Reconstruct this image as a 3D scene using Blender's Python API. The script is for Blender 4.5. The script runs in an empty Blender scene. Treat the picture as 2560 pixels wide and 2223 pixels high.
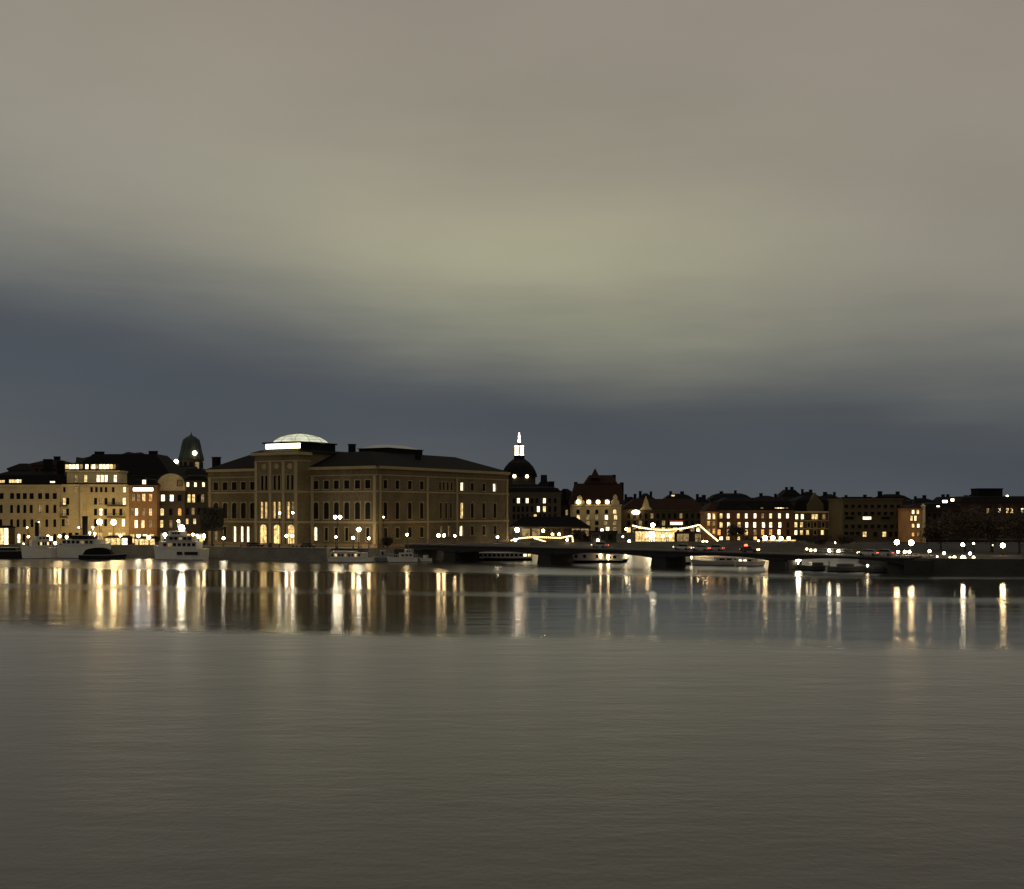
import bpy, math, random
from mathutils import Vector, Matrix
R = math.radians
SC = bpy.context.scene
COL = SC.collection
random.seed(11)

# ------------------------------------------------------------------ camera
F, CX, HY, CAMZ = 3000.0, 1280.0, 1275.0, 14.0     # focal length (px of the 2560 px frame), centre, horizon row, eye height
cam = bpy.data.cameras.new('camera')
cam_ob = bpy.data.objects.new('camera', cam)
COL.objects.link(cam_ob)
cam_ob.location = (0, 0, CAMZ)
cam_ob.rotation_euler = (R(90), 0, 0)
cam.sensor_fit = 'HORIZONTAL'
cam.sensor_width = 36.0
cam.lens = 36.0 * F / 2560.0
cam.shift_y = (HY - 2223 / 2) / 2560.0
cam.clip_start = 1.0
cam.clip_end = 20000.0
SC.camera = cam_ob

# ------------------------------------------------------------------ world: night overcast lit by the city
SC.view_settings.view_transform = 'Standard'
SC.view_settings.look = 'None'
SC.view_settings.exposure = 0.0
SC.view_settings.gamma = 1.0
SC.render.engine = 'CYCLES'
SC.cycles.use_denoising = True
SC.cycles.use_adaptive_sampling = False
SC.cycles.max_bounces = 6
SC.cycles.glossy_bounces = 3
SC.cycles.sample_clamp_indirect = 4.0

def lin(r, g, b):
    def f(c):
        c /= 255.0
        return c / 12.92 if c <= 0.04045 else ((c + 0.055) / 1.055) ** 2.4
    return (f(r), f(g), f(b), 1.0)

world = bpy.data.worlds.new('World')
SC.world = world
world.use_nodes = True
wt = world.node_tree
wt.nodes.clear()
def wn(t, **k):
    n = wt.nodes.new(t)
    for a, b in k.items():
        setattr(n, a, b)
    return n
def wl(a, b):
    wt.links.new(a, b)
def wmath(op, a, b=None):
    n = wn('ShaderNodeMath', operation=op)
    for i, x in enumerate((a, b)):
        if x is None:
            continue
        if isinstance(x, (int, float)):
            n.inputs[i].default_value = x
        else:
            wl(x, n.inputs[i])
    return n.outputs[0]
SUN_EL, SUN_ROT = R(-7.0), R(150.0)
sky = wn('ShaderNodeTexSky', sky_type='NISHITA', sun_disc=False)
sky.sun_elevation = SUN_EL
sky.sun_rotation = SUN_ROT
bg_sky = wn('ShaderNodeBackground')
bg_sky.inputs[1].default_value = 0.05
wl(sky.outputs[0], bg_sky.inputs[0])
tc = wn('ShaderNodeTexCoord')
sep = wn('ShaderNodeSeparateXYZ')
wl(tc.outputs['Generated'], sep.inputs[0])
dx_, dz_ = sep.outputs[0], sep.outputs[2]
mp = wn('ShaderNodeMapping')
mp.inputs['Rotation'].default_value = (0, R(-6), 0)
mp.inputs['Scale'].default_value = (2.2, 2.2, 9.0)
wl(tc.outputs['Generated'], mp.inputs[0])
nz = wn('ShaderNodeTexNoise')
nz.inputs['Scale'].default_value = 1.3
nz.inputs['Detail'].default_value = 4.0
nz.inputs['Roughness'].default_value = 0.45
wl(mp.outputs[0], nz.inputs['Vector'])
warp = wmath('MULTIPLY', wmath('SUBTRACT', nz.outputs[0], 0.5), 0.085)
mp3 = wn('ShaderNodeMapping')
mp3.inputs['Rotation'].default_value = (0, R(-7), 0)
mp3.inputs['Scale'].default_value = (2.5, 2.5, 26.0)
wl(tc.outputs['Generated'], mp3.inputs[0])
nz3 = wn('ShaderNodeTexNoise')
nz3.inputs['Scale'].default_value = 1.6
nz3.inputs['Detail'].default_value = 6.0
nz3.inputs['Roughness'].default_value = 0.6
wl(mp3.outputs[0], nz3.inputs['Vector'])
streak = wmath('MULTIPLY', wmath('SUBTRACT', nz3.outputs[0], 0.5), 0.030)
t_el = wmath('ADD', wmath('ADD', wmath('ADD', dz_, wmath('MULTIPLY', dx_, 0.115)), wmath('MULTIPLY', wmath('MULTIPLY', dx_, dx_), -0.05)), wmath('ADD', warp, streak))
ramp = wn('ShaderNodeValToRGB')
cr = ramp.color_ramp
cr.interpolation = 'B_SPLINE'
stops = [(0.0, (86, 89, 91)), (0.035, (79, 84, 90)), (0.075, (71, 77, 85)), (0.105, (82, 86, 90)), (0.145, (108, 110, 107)),
         (0.19, (137, 134, 124)), (0.24, (145, 140, 129)), (0.33, (147, 140, 127)), (0.45, (149, 140, 128)), (1.0, (134, 126, 118))]
while len(cr.elements) < len(stops):
    cr.elements.new(0.5)
for e, (p, c) in zip(cr.elements, stops):
    e.position = p
    e.color = lin(*c)
wl(t_el, ramp.inputs[0])
# soft brightness mottling of the cloud base
mp2 = wn('ShaderNodeMapping')
mp2.inputs['Rotation'].default_value = (0, R(-8), 0)
mp2.inputs['Scale'].default_value = (1.6, 1.6, 5.0)
mp2.inputs['Location'].default_value = (0.35, 0.1, 0.2)
wl(tc.outputs['Generated'], mp2.inputs[0])
nz2 = wn('ShaderNodeTexNoise')
nz2.inputs['Scale'].default_value = 1.7
nz2.inputs['Detail'].default_value = 5.0
wl(mp2.outputs[0], nz2.inputs['Vector'])
mot = wmath('SUBTRACT', wmath('ADD', wmath('MULTIPLY', nz2.outputs[0], 0.34), 0.84), wmath('MULTIPLY', dx_, 0.16))
# the city's glow, brightest where the cloud base lies over the town ahead
gx = wmath('MULTIPLY', wmath('SUBTRACT', dx_, 0.015), 4.6)
gz = wmath('MULTIPLY', wmath('SUBTRACT', t_el, 0.205), 15.0)
g2 = wmath('ADD', wmath('MULTIPLY', gx, gx), wmath('MULTIPLY', gz, gz))
glow_f = wmath('POWER', 2.718, wmath('MULTIPLY', g2, -1.0))
gmix = wn('ShaderNodeMix', data_type='RGBA', blend_type='ADD')
wl(wmath('MULTIPLY', glow_f, 1.0), gmix.inputs['Factor'])
wl(ramp.outputs[0], gmix.inputs['A'])
gmix.inputs['B'].default_value = (0.130, 0.128, 0.055, 1)
vm = wn('ShaderNodeVectorMath', operation='SCALE')
wl(gmix.outputs['Result'], vm.inputs[0])
wl(mot, vm.inputs['Scale'])
bg_cloud = wn('ShaderNodeBackground')
bg_cloud.inputs[1].default_value = 1.0
wl(vm.outputs[0], bg_cloud.inputs[0])
addw = wn('ShaderNodeAddShader')
wl(bg_sky.outputs[0], addw.inputs[0])
wl(bg_cloud.outputs[0], addw.inputs[1])
wo = wn('ShaderNodeOutputWorld')
wl(addw.outputs[0], wo.inputs[0])

sun = bpy.data.lights.new('sun', 'SUN')          # faint lamp added for the overcast glow; no sun is up at night
sun.energy = 0.02
sun.angle = R(30)
sun.color = (1.0, 0.93, 0.85)
sun_ob = bpy.data.objects.new('sun', sun)
sun_ob.rotation_euler = (R(60), 0, R(-30))
COL.objects.link(sun_ob)

# ------------------------------------------------------------------ materials
MATS = {}
def mat(name, col, rough=0.8, var=0.25, scale=1.0, bump=0.0, metal=0.0, spec=0.3, stretch=(1, 1, 1), streak=0.0):
    """procedural surface: base colour broken up by two noises, fine relief"""
    if name in MATS:
        return MATS[name]
    m = bpy.data.materials.new(name)
    m.use_nodes = True
    nt = m.node_tree
    b = nt.nodes['Principled BSDF']
    b.inputs['Roughness'].default_value = rough
    b.inputs['Metallic'].default_value = metal
    b.inputs['Specular IOR Level'].default_value = spec
    t = nt.nodes.new('ShaderNodeTexCoord')
    mpn = nt.nodes.new('ShaderNodeMapping')
    mpn.inputs['Scale'].default_value = stretch
    nt.links.new(t.outputs['Object'], mpn.inputs[0])
    n1 = nt.nodes.new('ShaderNodeTexNoise')
    n1.inputs['Scale'].default_value = 0.22 * scale
    n1.inputs['Detail'].default_value = 6
    n2 = nt.nodes.new('ShaderNodeTexNoise')
    n2.inputs['Scale'].default_value = 1.9 * scale
    n2.inputs['Detail'].default_value = 4
    for n in (n1, n2):
        nt.links.new(mpn.outputs[0], n.inputs['Vector'])
    ad = nt.nodes.new('ShaderNodeMath'); ad.operation = 'ADD'
    nt.links.new(n1.outputs[0], ad.inputs[0]); nt.links.new(n2.outputs[0], ad.inputs[1])
    mr = nt.nodes.new('ShaderNodeMapRange')
    mr.inputs['From Min'].default_value = 0.6; mr.inputs['From Max'].default_value = 1.4
    mr.inputs['To Min'].default_value = 1 - var; mr.inputs['To Max'].default_value = 1 + var
    nt.links.new(ad.outputs[0], mr.inputs['Value'])
    oi = nt.nodes.new('ShaderNodeObjectInfo')
    mro = nt.nodes.new('ShaderNodeMapRange')
    mro.inputs['To Min'].default_value = 0.93; mro.inputs['To Max'].default_value = 1.07
    nt.links.new(oi.outputs['Random'], mro.inputs['Value'])
    mu = nt.nodes.new('ShaderNodeMath'); mu.operation = 'MULTIPLY'
    nt.links.new(mr.outputs[0], mu.inputs[0]); nt.links.new(mro.outputs[0], mu.inputs[1])
    sc = nt.nodes.new('ShaderNodeVectorMath'); sc.operation = 'SCALE'
    sc.inputs[0].default_value = col
    nt.links.new(mu.outputs[0], sc.inputs['Scale'])
    nt.links.new(sc.outputs[0], b.inputs['Base Color'])
    if bump:
        bn = nt.nodes.new('ShaderNodeBump')
        bn.inputs['Strength'].default_value = bump
        bn.inputs['Distance'].default_value = 0.05
        nt.links.new(n2.outputs[0], bn.inputs['Height'])
        nt.links.new(bn.outputs[0], b.inputs['Normal'])
    MATS[name] = m
    return m

def glow(name, col, strength, var=0.0, scale=1.2):
    """something that gives off light (lamp glass, lit room behind a window)"""
    if name in MATS:
        return MATS[name]
    m = bpy.data.materials.new(name)
    m.use_nodes = True
    nt = m.node_tree
    nt.nodes.clear()
    e = nt.nodes.new('ShaderNodeEmission')
    o = nt.nodes.new('ShaderNodeOutputMaterial')
    e.inputs[0].default_value = (*col, 1)
    e.inputs[1].default_value = strength
    if var:
        t = nt.nodes.new('ShaderNodeTexCoord')
        oi = nt.nodes.new('ShaderNodeObjectInfo')
        va = nt.nodes.new('ShaderNodeVectorMath'); va.operation = 'ADD'
        cx = nt.nodes.new('ShaderNodeCombineXYZ')
        ml = nt.nodes.new('ShaderNodeMath'); ml.operation = 'MULTIPLY'; ml.inputs[1].default_value = 50
        nt.links.new(oi.outputs['Random'], ml.inputs[0])
        nt.links.new(ml.outputs[0], cx.inputs[0]); nt.links.new(ml.outputs[0], cx.inputs[2])
        nt.links.new(t.outputs['Object'], va.inputs[0]); nt.links.new(cx.outputs[0], va.inputs[1])
        n = nt.nodes.new('ShaderNodeTexNoise')
        n.inputs['Scale'].default_value = scale
        n.inputs['Detail'].default_value = 2
        nt.links.new(va.outputs[0], n.inputs['Vector'])
        mr = nt.nodes.new('ShaderNodeMapRange')
        mr.inputs['From Min'].default_value = 0.3; mr.inputs['From Max'].default_value = 0.7
        mr.inputs['To Min'].default_value = strength * (1 - var); mr.inputs['To Max'].default_value = strength * (1 + var)
        nt.links.new(n.outputs[0], mr.inputs['Value'])
        nt.links.new(mr.outputs[0], e.inputs[1])
    nt.links.new(e.outputs[0], o.inputs[0])
    if strength < 4.9:
        m.cycles.emission_sampling = 'NONE'
    MATS[name] = m
    return m

def water_mat():
    m = bpy.data.materials.new('harbour_water')
    m.use_nodes = True
    nt = m.node_tree
    nt.nodes.remove(nt.nodes['Principled BSDF'])
    L = nt.links.new
    gl = nt.nodes.new('ShaderNodeBsdfGlossy')
    gl.distribution = 'BECKMANN'
    gl.inputs['Color'].default_value = (1, 1, 1, 1)
    df = nt.nodes.new('ShaderNodeBsdfDiffuse')
    df.inputs['Color'].default_value = (0.052, 0.058, 0.045, 1)
    fr = nt.nodes.new('ShaderNodeFresnel')
    fr.inputs['IOR'].default_value = 1.33
    mx = nt.nodes.new('ShaderNodeMixShader')
    L(fr.outputs[0], mx.inputs[0]); L(df.outputs[0], mx.inputs[1]); L(gl.outputs[0], mx.inputs[2])
    L(mx.outputs[0], nt.nodes['Material Output'].inputs['Surface'])
    def N(t, **k):
        n = nt.nodes.new(t)
        for a, v in k.items():
            setattr(n, a, v)
        return n
    def M(op, a, c=None):
        n = N('ShaderNodeMath', operation=op)
        for i, x in enumerate((a, c)):
            if x is None: continue
            if isinstance(x, (int, float)): n.inputs[i].default_value = x
            else: L(x, n.inputs[i])
        return n.outputs[0]
    def noise(sx, sy, detail=4, rough=0.5, off=0.0):
        mpn = N('ShaderNodeMapping')
        mpn.inputs['Scale'].default_value = (sx, sy, 1)
        mpn.inputs['Location'].default_value = (off, off * 0.7, 0)
        L(t.outputs['Object'], mpn.inputs[0])
        n = N('ShaderNodeTexNoise')
        n.inputs['Scale'].default_value = 1.0
        n.inputs['Detail'].default_value = detail
        n.inputs['Roughness'].default_value = rough
        L(mpn.outputs[0], n.inputs['Vector'])
        return n.outputs[0]
    t = N('ShaderNodeTexCoord')
    s = N('ShaderNodeSeparateXYZ')
    L(t.outputs['Object'], s.inputs[0])
    # wind: ruffled near the camera, calm in the lee of the far shore with ruffled bands across it
    wob = M('MULTIPLY', M('SUBTRACT', noise(0.014, 0.035, 6, 0.65, 3.0), 0.5), 26.0)
    u = M('ADD', M('ADD', s.outputs[1], M('MULTIPLY', s.outputs[0], 0.22)), wob)
    u2 = M('DIVIDE', u, 400.0)
    rp = N('ShaderNodeValToRGB')
    st = WATER_BANDS
    e = rp.color_ramp
    while len(e.elements) < len(st):
        e.elements.new(0.5)
    for el, (p, v) in zip(e.elements, st):
        el.position = p / 400.0
        el.color = (v, v, v, 1)
    L(u2, rp.inputs[0])
    wind = rp.outputs[0]
    gust = noise(0.02, 0.09, 5, 0.6, 9.0)
    rgh = M('ADD', M('MULTIPLY', wind, WATER_ROUGH[1] - WATER_ROUGH[0]), WATER_ROUGH[0])
    rgh = M('MULTIPLY', rgh, M('ADD', M('MULTIPLY', gust, 0.30), 0.85))
    L(rgh, gl.inputs['Roughness'])
    w1 = noise(0.07, 0.21, 3, 0.5, 1.0)
    w2 = noise(0.30, 1.1, 3, 0.55, 5.0)
    w3 = noise(0.13, 0.26, 5, 0.6, 2.0)
    w4 = noise(0.70, 1.20, 4, 0.6, 7.0)
    calm = M('MULTIPLY', M('ADD', M('MULTIPLY', w1, 2.0), M('MULTIPLY', w2, 0.35)), WATER_AMP[0])
    patch = M('ADD', M('MULTIPLY', gust, 1.6), 0.2)
    chop = M('MULTIPLY', M('MULTIPLY', M('ADD', M('MULTIPLY', w3, 0.75), M('MULTIPLY', w4, 0.22)), WATER_AMP[1]), M('MULTIPLY', patch, wind))
    ripple = M('MULTIPLY', noise(4.0, 1.8, 2, 0.5, 11.0), M('MULTIPLY', wind, 0.016))
    hgt = M('ADD', M('ADD', calm, chop), ripple)
    bn = N('ShaderNodeBump')
    bn.inputs['Strength'].default_value = 1.0
    bn.inputs['Distance'].default_value = 1.0
    L(hgt, bn.inputs['Height'])
    L(bn.outputs[0], gl.inputs['Normal']); L(bn.outputs[0], fr.inputs['Normal'])
    return m
WATER_BANDS = [(0, 1), (126, 1.0), (137, 0.10), (190, 0.0), (196, 0.42), (204, 0.40), (210, 0.0), (255, 0.0), (268, 0.75), (400, 1.0)]
WATER_ROUGH = (0.135, 0.35)
WATER_AMP = (0.030, 0.115)

# ------------------------------------------------------------------ mesh helpers
class MB:
    """collects faces and links them as ONE mesh object; T maps local to root coordinates"""
    def __init__(self, T=None):
        self.v, self.f, self.mi, self.T, self.m = [], [], [], T, 0
    def vert(self, p):
        self.v.append(tuple(self.T(*p)) if self.T else tuple(p))
        return len(self.v) - 1
    def poly(self, *pts):
        self.f.append([self.vert(p) for p in pts]); self.mi.append(self.m)
    def box(self, x0, x1, y0, y1, z0, z1):
        i = [self.vert(p) for p in ((x0, y0, z0), (x1, y0, z0), (x1, y1, z0), (x0, y1, z0), (x0, y0, z1), (x1, y0, z1), (x1, y1, z1), (x0, y1, z1))]
        for q in ((0, 1, 5, 4), (1, 2, 6, 5), (2, 3, 7, 6), (3, 0, 4, 7), (4, 5, 6, 7), (3, 2, 1, 0)):
            self.f.append([i[k] for k in q]); self.mi.append(self.m)
    def frustum(self, a, b, z0, z1, cap=True):
        """a, b = (x0, x1, y0, y1) rectangles at z0 and z1"""
        p = [(a[0], a[2], z0), (a[1], a[2], z0), (a[1], a[3], z0), (a[0], a[3], z0), (b[0], b[2], z1), (b[1], b[2], z1), (b[1], b[3], z1), (b[0], b[3], z1)]
        i = [self.vert(q) for q in p]
        for q in ((0, 1, 5, 4), (1, 2, 6, 5), (2, 3, 7, 6), (3, 0, 4, 7)) + (((4, 5, 6, 7), (3, 2, 1, 0)) if cap else ()):
            self.f.append([i[k] for k in q]); self.mi.append(self.m)
    def prism_y(self, pts, y0, y1):
        """polygon in x/z pushed through from y0 to y1"""
        n = len(pts)
        a = [self.vert((x, y0, z)) for x, z in pts]
        b = [self.vert((x, y1, z)) for x, z in pts]
        self.f.append(a); self.f.append(b[::-1]); self.mi += [self.m] * 2
        for k in range(n):
            self.f.append([a[k], b[k], b[(k + 1) % n], a[(k + 1) % n]]); self.mi.append(self.m)
    def prism_z(self, pts, z0, z1):
        n = len(pts)
        a = [self.vert((x, y, z0)) for x, y in pts]
        b = [self.vert((x, y, z1)) for x, y in pts]
        self.f.append(b); self.f.append(a[::-1]); self.mi += [self.m] * 2
        for k in range(n):
            self.f.append([a[k], a[(k + 1) % n], b[(k + 1) % n], b[k]]); self.mi.append(self.m)
    def lathe(self, prof, cx=0, cy=0, n=16, a0=0.0):
        rows = []
        for r, z in prof:
            rows.append([self.vert((cx + r * math.cos(a0 + 2 * math.pi * k / n), cy + r * math.sin(a0 + 2 * math.pi * k / n), z)) for k in range(n)])
        for p, q in zip(rows, rows[1:]):
            for k in range(n):
                self.f.append([p[k], p[(k + 1) % n], q[(k + 1) % n], q[k]]); self.mi.append(self.m)
        self.f.append(rows[0][::-1]); self.f.append(rows[-1]); self.mi += [self.m] * 2
    def tube(self, path, r0, r1=None, n=6):
        r1 = r0 if r1 is None else r1
        rows = []
        path = [Vector(p) for p in path]
        for i, p in enumerate(path):
            d = (path[min(i + 1, len(path) - 1)] - path[max(i - 1, 0)]).normalized()
            a = d.orthogonal().normalized(); b = d.cross(a)
            r = r0 + (r1 - r0) * i / max(1, len(path) - 1)
            rows.append([self.vert(p + a * (r * math.cos(2 * math.pi * k / n)) + b * (r * math.sin(2 * math.pi * k / n))) for k in range(n)])
        for p, q in zip(rows, rows[1:]):
            for k in range(n):
                self.f.append([p[k], p[(k + 1) % n], q[(k + 1) % n], q[k]]); self.mi.append(self.m)
        self.f.append(rows[0][::-1]); self.f.append(rows[-1]); self.mi += [self.m] * 2
    def ball(self, c, r, n=10, m=6, sz=1.0):
        self.lathe([(max(1e-3, r * math.sin(math.pi * k / m)), c[2] - r * sz * math.cos(math.pi * k / m)) for k in range(m + 1)], c[0], c[1], n)
    def mesh(self, name, mats, smooth=False):
        me = bpy.data.meshes.new(name)
        me.from_pydata(self.v, [], self.f)
        for mm in (mats if isinstance(mats, (list, tuple)) else [mats]):
            me.materials.append(mm)
        me.polygons.foreach_set('material_index', self.mi)
        if smooth:
            me.polygons.foreach_set('use_smooth', [True] * len(me.polygons))
        me.update()
        return me
    def build(self, name, mats, parent=None, loc=(0, 0, 0), rz=0.0, smooth=False):
        return link(name, self.mesh(name, mats, smooth), parent, loc, rz)

def link(name, me, parent=None, loc=(0, 0, 0), rz=0.0):
    o = bpy.data.objects.new(name, me)
    COL.objects.link(o)
    o.parent = parent
    o.location = loc
    o.rotation_euler = (0, 0, rz)
    return o
def tag(o, label, cat, group=None):
    o['label'] = label; o['category'] = cat
    if group: o['group'] = group
    return o
def thing(name, label, cat, loc=(0, 0, 0), rz=0.0, group=None):
    return tag(link(name, None, None, loc, rz), label, cat, group)
def structure(o):
    o['kind'] = 'structure'
    return o
def at(px, py, Y):
    return Vector(((px - CX) / F * Y, Y, CAMZ + (HY - py) / F * Y))
def Xat(px, Y):
    return (px - CX) / F * Y
GZ = 3.4                                         # height of the quays and streets above the water

class Facade:
    """a vertical wall plane seen across the water: x runs along it to the right, y away from the viewer"""
    def __init__(self, p0, p1):
        self.p0 = Vector((p0[0], p0[1])); d = Vector((p1[0], p1[1])) - self.p0
        self.L = d.length; self.d = d / self.L; self.n = Vector((-self.d.y, self.d.x))
        self.a = math.atan2(self.d.y, self.d.x)
    def s(self, px):
        k = (px - CX) / F
        return (k * self.p0.y - self.p0.x) / (self.d.x - k * self.d.y)
    def z(self, py, s):
        return CAMZ + (HY - py) / F * (self.p0.y + s * self.d.y)
    def pt(self, x, y, z):
        q = self.p0 + self.d * x + self.n * y
        return Vector((q.x, q.y, z))
    def T(self, root):
        o = root.location.copy()
        return lambda x, y, z: self.pt(x, y, z) - o
    def moved(self, y):
        a = self.pt(0, y, 0); b = self.pt(self.L, y, 0)
        return Facade((a.x, a.y), (b.x, b.y))

# palette
M_trim = mat('stone_trim', (0.33, 0.27, 0.18), 0.85, 0.15, 1.0, 0.3)
M_bar = mat('window_bars', (0.014, 0.012, 0.010), 0.6, 0.1)
M_glass = mat('dark_glass', (0.008, 0.0075, 0.007), 0.35, 0.1, spec=0.12)
M_roof = mat('dark_roof', (0.007, 0.0068, 0.0062), 0.85, 0.3, 0.8, 0.3, spec=0.1)
M_roof2 = mat('black_sheet_roof', (0.007, 0.007, 0.007), 0.85, 0.3, 0.8, spec=0.1)
M_redroof = mat('red_tile_roof', (0.036, 0.019, 0.014), 0.85, 0.3, 1.2, 0.3, spec=0.1)
M_copper = mat('green_copper', (0.030, 0.042, 0.035), 0.7, 0.3, 1.5)
M_iron = mat('black_iron', (0.010, 0.010, 0.010), 0.6, 0.2)
M_black = mat('black_paint', (0.008, 0.008, 0.008), 0.6, 0.2, spec=0.2)
M_white = mat('white_paint', (0.42, 0.40, 0.36), 0.45, 0.12, 1.0)
M_wood = mat('brown_wood', (0.10, 0.055, 0.03), 0.7, 0.25, 2.0)
M_grey = mat('grey_paint', (0.22, 0.22, 0.21), 0.6, 0.15)
LIT = {
    'w': glow('warm_room', (1.0, 0.70, 0.29), 1.25, 0.6),
    'W': glow('bright_room', (1.0, 0.84, 0.52), 2.3, 0.45),
    'o': glow('orange_room', (1.0, 0.48, 0.13), 1.0, 0.5),
    'm': glow('dim_room', (1.0, 0.68, 0.30), 0.28, 0.6),
    'y': glow('yellow_hall', (1.0, 0.64, 0.24), 1.2, 0.6),
    'd': M_glass,
}
M_lamp = glow('lamp_glass', (1.0, 0.70, 0.33), 46.0)
M_lampw = glow('white_lamp_glass', (1.0, 0.86, 0.60), 44.0)
M_lamps = glow('small_lamp_glass', (1.0, 0.78, 0.45), 11.0)
M_bulb = glow('garland_bulb', (1.0, 0.68, 0.30), 6.0)
M_red = glow('red_lamp', (1.0, 0.12, 0.05), 6.0)

# ------------------------------------------------------------------ windows and walls
WIN = {}
def win_meshes(w, h, arch, state, trim):
    key = (round(w, 2), round(h, 2), arch, state, trim.name)
    if key in WIN:
        return WIN[key]
    m = MB()
    t = min(0.22, w * 0.16)
    H = w / 2
    # surround, proud of the wall
    m.box(-H - t, -H, -0.10, 0.02, 0, h)
    m.box(H, H + t, -0.10, 0.02, 0, h)
    m.box(-H - t, H + t, -0.14, 0.02, h + 0.003, h + t)
    m.box(-H - t * 1.4, H + t * 1.4, -0.22, 0.02, -t, -0.003)
    if arch:                                       # the round head fills the upper corners of the opening
        n = 8
        arc = [(H * math.cos(math.pi * k / n), h - H + H * math.sin(math.pi * k / n)) for k in range(n + 1)]
        for sgn in (1, -1):
            half = arc[:n // 2 + 1] if sgn == 1 else arc[n // 2:][::-1]
            corner = (sgn * H, h)
            for a, b in zip(half, half[1:]):
                m.poly((a[0], 0.03, a[1]), (b[0], 0.03, b[1]), (corner[0], 0.03, corner[1]))
    m.m = 1
    b = 0.05
    m.box(-b / 2, b / 2, 0.18, 0.26, 0, h)
    zt = (h - H) if arch else h * 0.62
    m.box(-H, H, 0.17, 0.25, zt - b / 2, zt + b / 2)
    m.box(-H, -H + b, 0.19, 0.27, 0, h)
    m.box(H - b, H, 0.19, 0.27, 0, h)
    p = MB()
    p.poly((-H, 0.3, 0), (H, 0.3, 0), (H, 0.3, h), (-H, 0.3, h))
    WIN[key] = (m.mesh('window', [trim, M_bar]), p.mesh('pane', LIT[state]))
    return WIN[key]

def facade_wall(m, x0, x1, z0, z1, rows, dep=0.32):
    """wall with true openings; rows = [(za, zb, [(xa, xb), ...])]"""
    z = z0
    for za, zb, xs in sorted(rows):
        za = max(za, z + 0.01)
        m.poly((x0, 0, z), (x1, 0, z), (x1, 0, za), (x0, 0, za))
        x = x0
        for xa, xb in sorted(xs):
            m.poly((x, 0, za), (xa, 0, za), (xa, 0, zb), (x, 0, zb))
            m.poly((xa, 0, za), (xa, dep, za), (xa, dep, zb), (xa, 0, zb))
            m.poly((xb, dep, za), (xb, 0, za), (xb, 0, zb), (xb, dep, zb))
            m.poly((xa, 0, zb), (xb, 0, zb), (xb, dep, zb), (xa, dep, zb))
            m.poly((xa, dep, za), (xb, dep, za), (xb, 0, za), (xa, 0, za))
            x = xb
        m.poly((x, 0, za), (x1, 0, za), (x1, 0, zb), (x, 0, zb))
        z = zb
    m.poly((x0, 0, z), (x1, 0, z), (x1, 0, z1), (x0, 0, z1))

def rows_from_px(fac, rows, ref, x0, x1):
    """rows given as (py_top, py_bottom, width_px, arch, 'px:state px:state ...') read at the column ref"""
    out = []
    for pt_, pb, wpx, arch, items in rows:
        sr = fac.s(ref)
        zb, za = fac.z(pt_, sr), fac.z(pb, sr)
        lst = []
        if isinstance(items, str):
            items = [(float(q.split(':')[0]), q.split(':')[1]) for q in items.split()]
        last = x0 + 0.1
        for px, st in sorted(items):
            s = fac.s(px)
            w = wpx / F * (fac.p0.y + s * fac.d.y) / max(0.5, fac.d.x)
            w = round(w / 0.05) * 0.05
            if s - w / 2 < last or s + w / 2 > x1 - 0.1:
                continue
            last = s + w / 2 + 0.05
            lst.append((s, w, st))
        out.append((za, zb, arch, lst))
    return sorted(out)

def add_windows(fac, root, rws, trim=None):
    trim = trim or M_trim
    for za, zb, arch, lst in rws:
        for s, w, st in lst:
            fm, pm = win_meshes(w, zb - za, arch, st, trim)
            o = link('window', fm, root, fac.pt(s, 0, za) - root.location, fac.a)
            link('pane', pm, o)

def wall_part(name, fac, root, x0, x1, z0, z1, rws, material, depth=None):
    m = MB(fac.T(root))
    facade_wall(m, x0, x1, z0, z1, [(a, b, [(s - w / 2, s + w / 2) for s, w, _ in l]) for a, b, _, l in rws])
    if depth:
        m.poly((x1, 0, z0), (x1, depth, z0), (x1, depth, z1), (x1, 0, z1))
        m.poly((x0, depth, z0), (x0, 0, z0), (x0, 0, z1), (x0, depth, z1))
        m.poly((x1, depth, z0), (x0, depth, z0), (x0, depth, z1), (x1, depth, z1))
        m.poly((x0, 0.001, z1), (x1, 0.001, z1), (x1, depth, z1), (x0, depth, z1))
    return m.build(name, material, root)

def band(name, fac, root, x0, x1, z0, z1, out, material, depth=None):
    """string course or cornice; wraps round the sides when depth is given"""
    m = MB(fac.T(root))
    m.box(x0 - (out if depth else 0), x1 + (out if depth else 0), -out, -0.002, z0, z1)
    if depth:
        m.box(x0 - out, x0 - 0.002, 0, depth, z0, z1)
        m.box(x1 + 0.002, x1 + out, 0, depth, z0, z1)
    return m.build(name, material, root)

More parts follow.
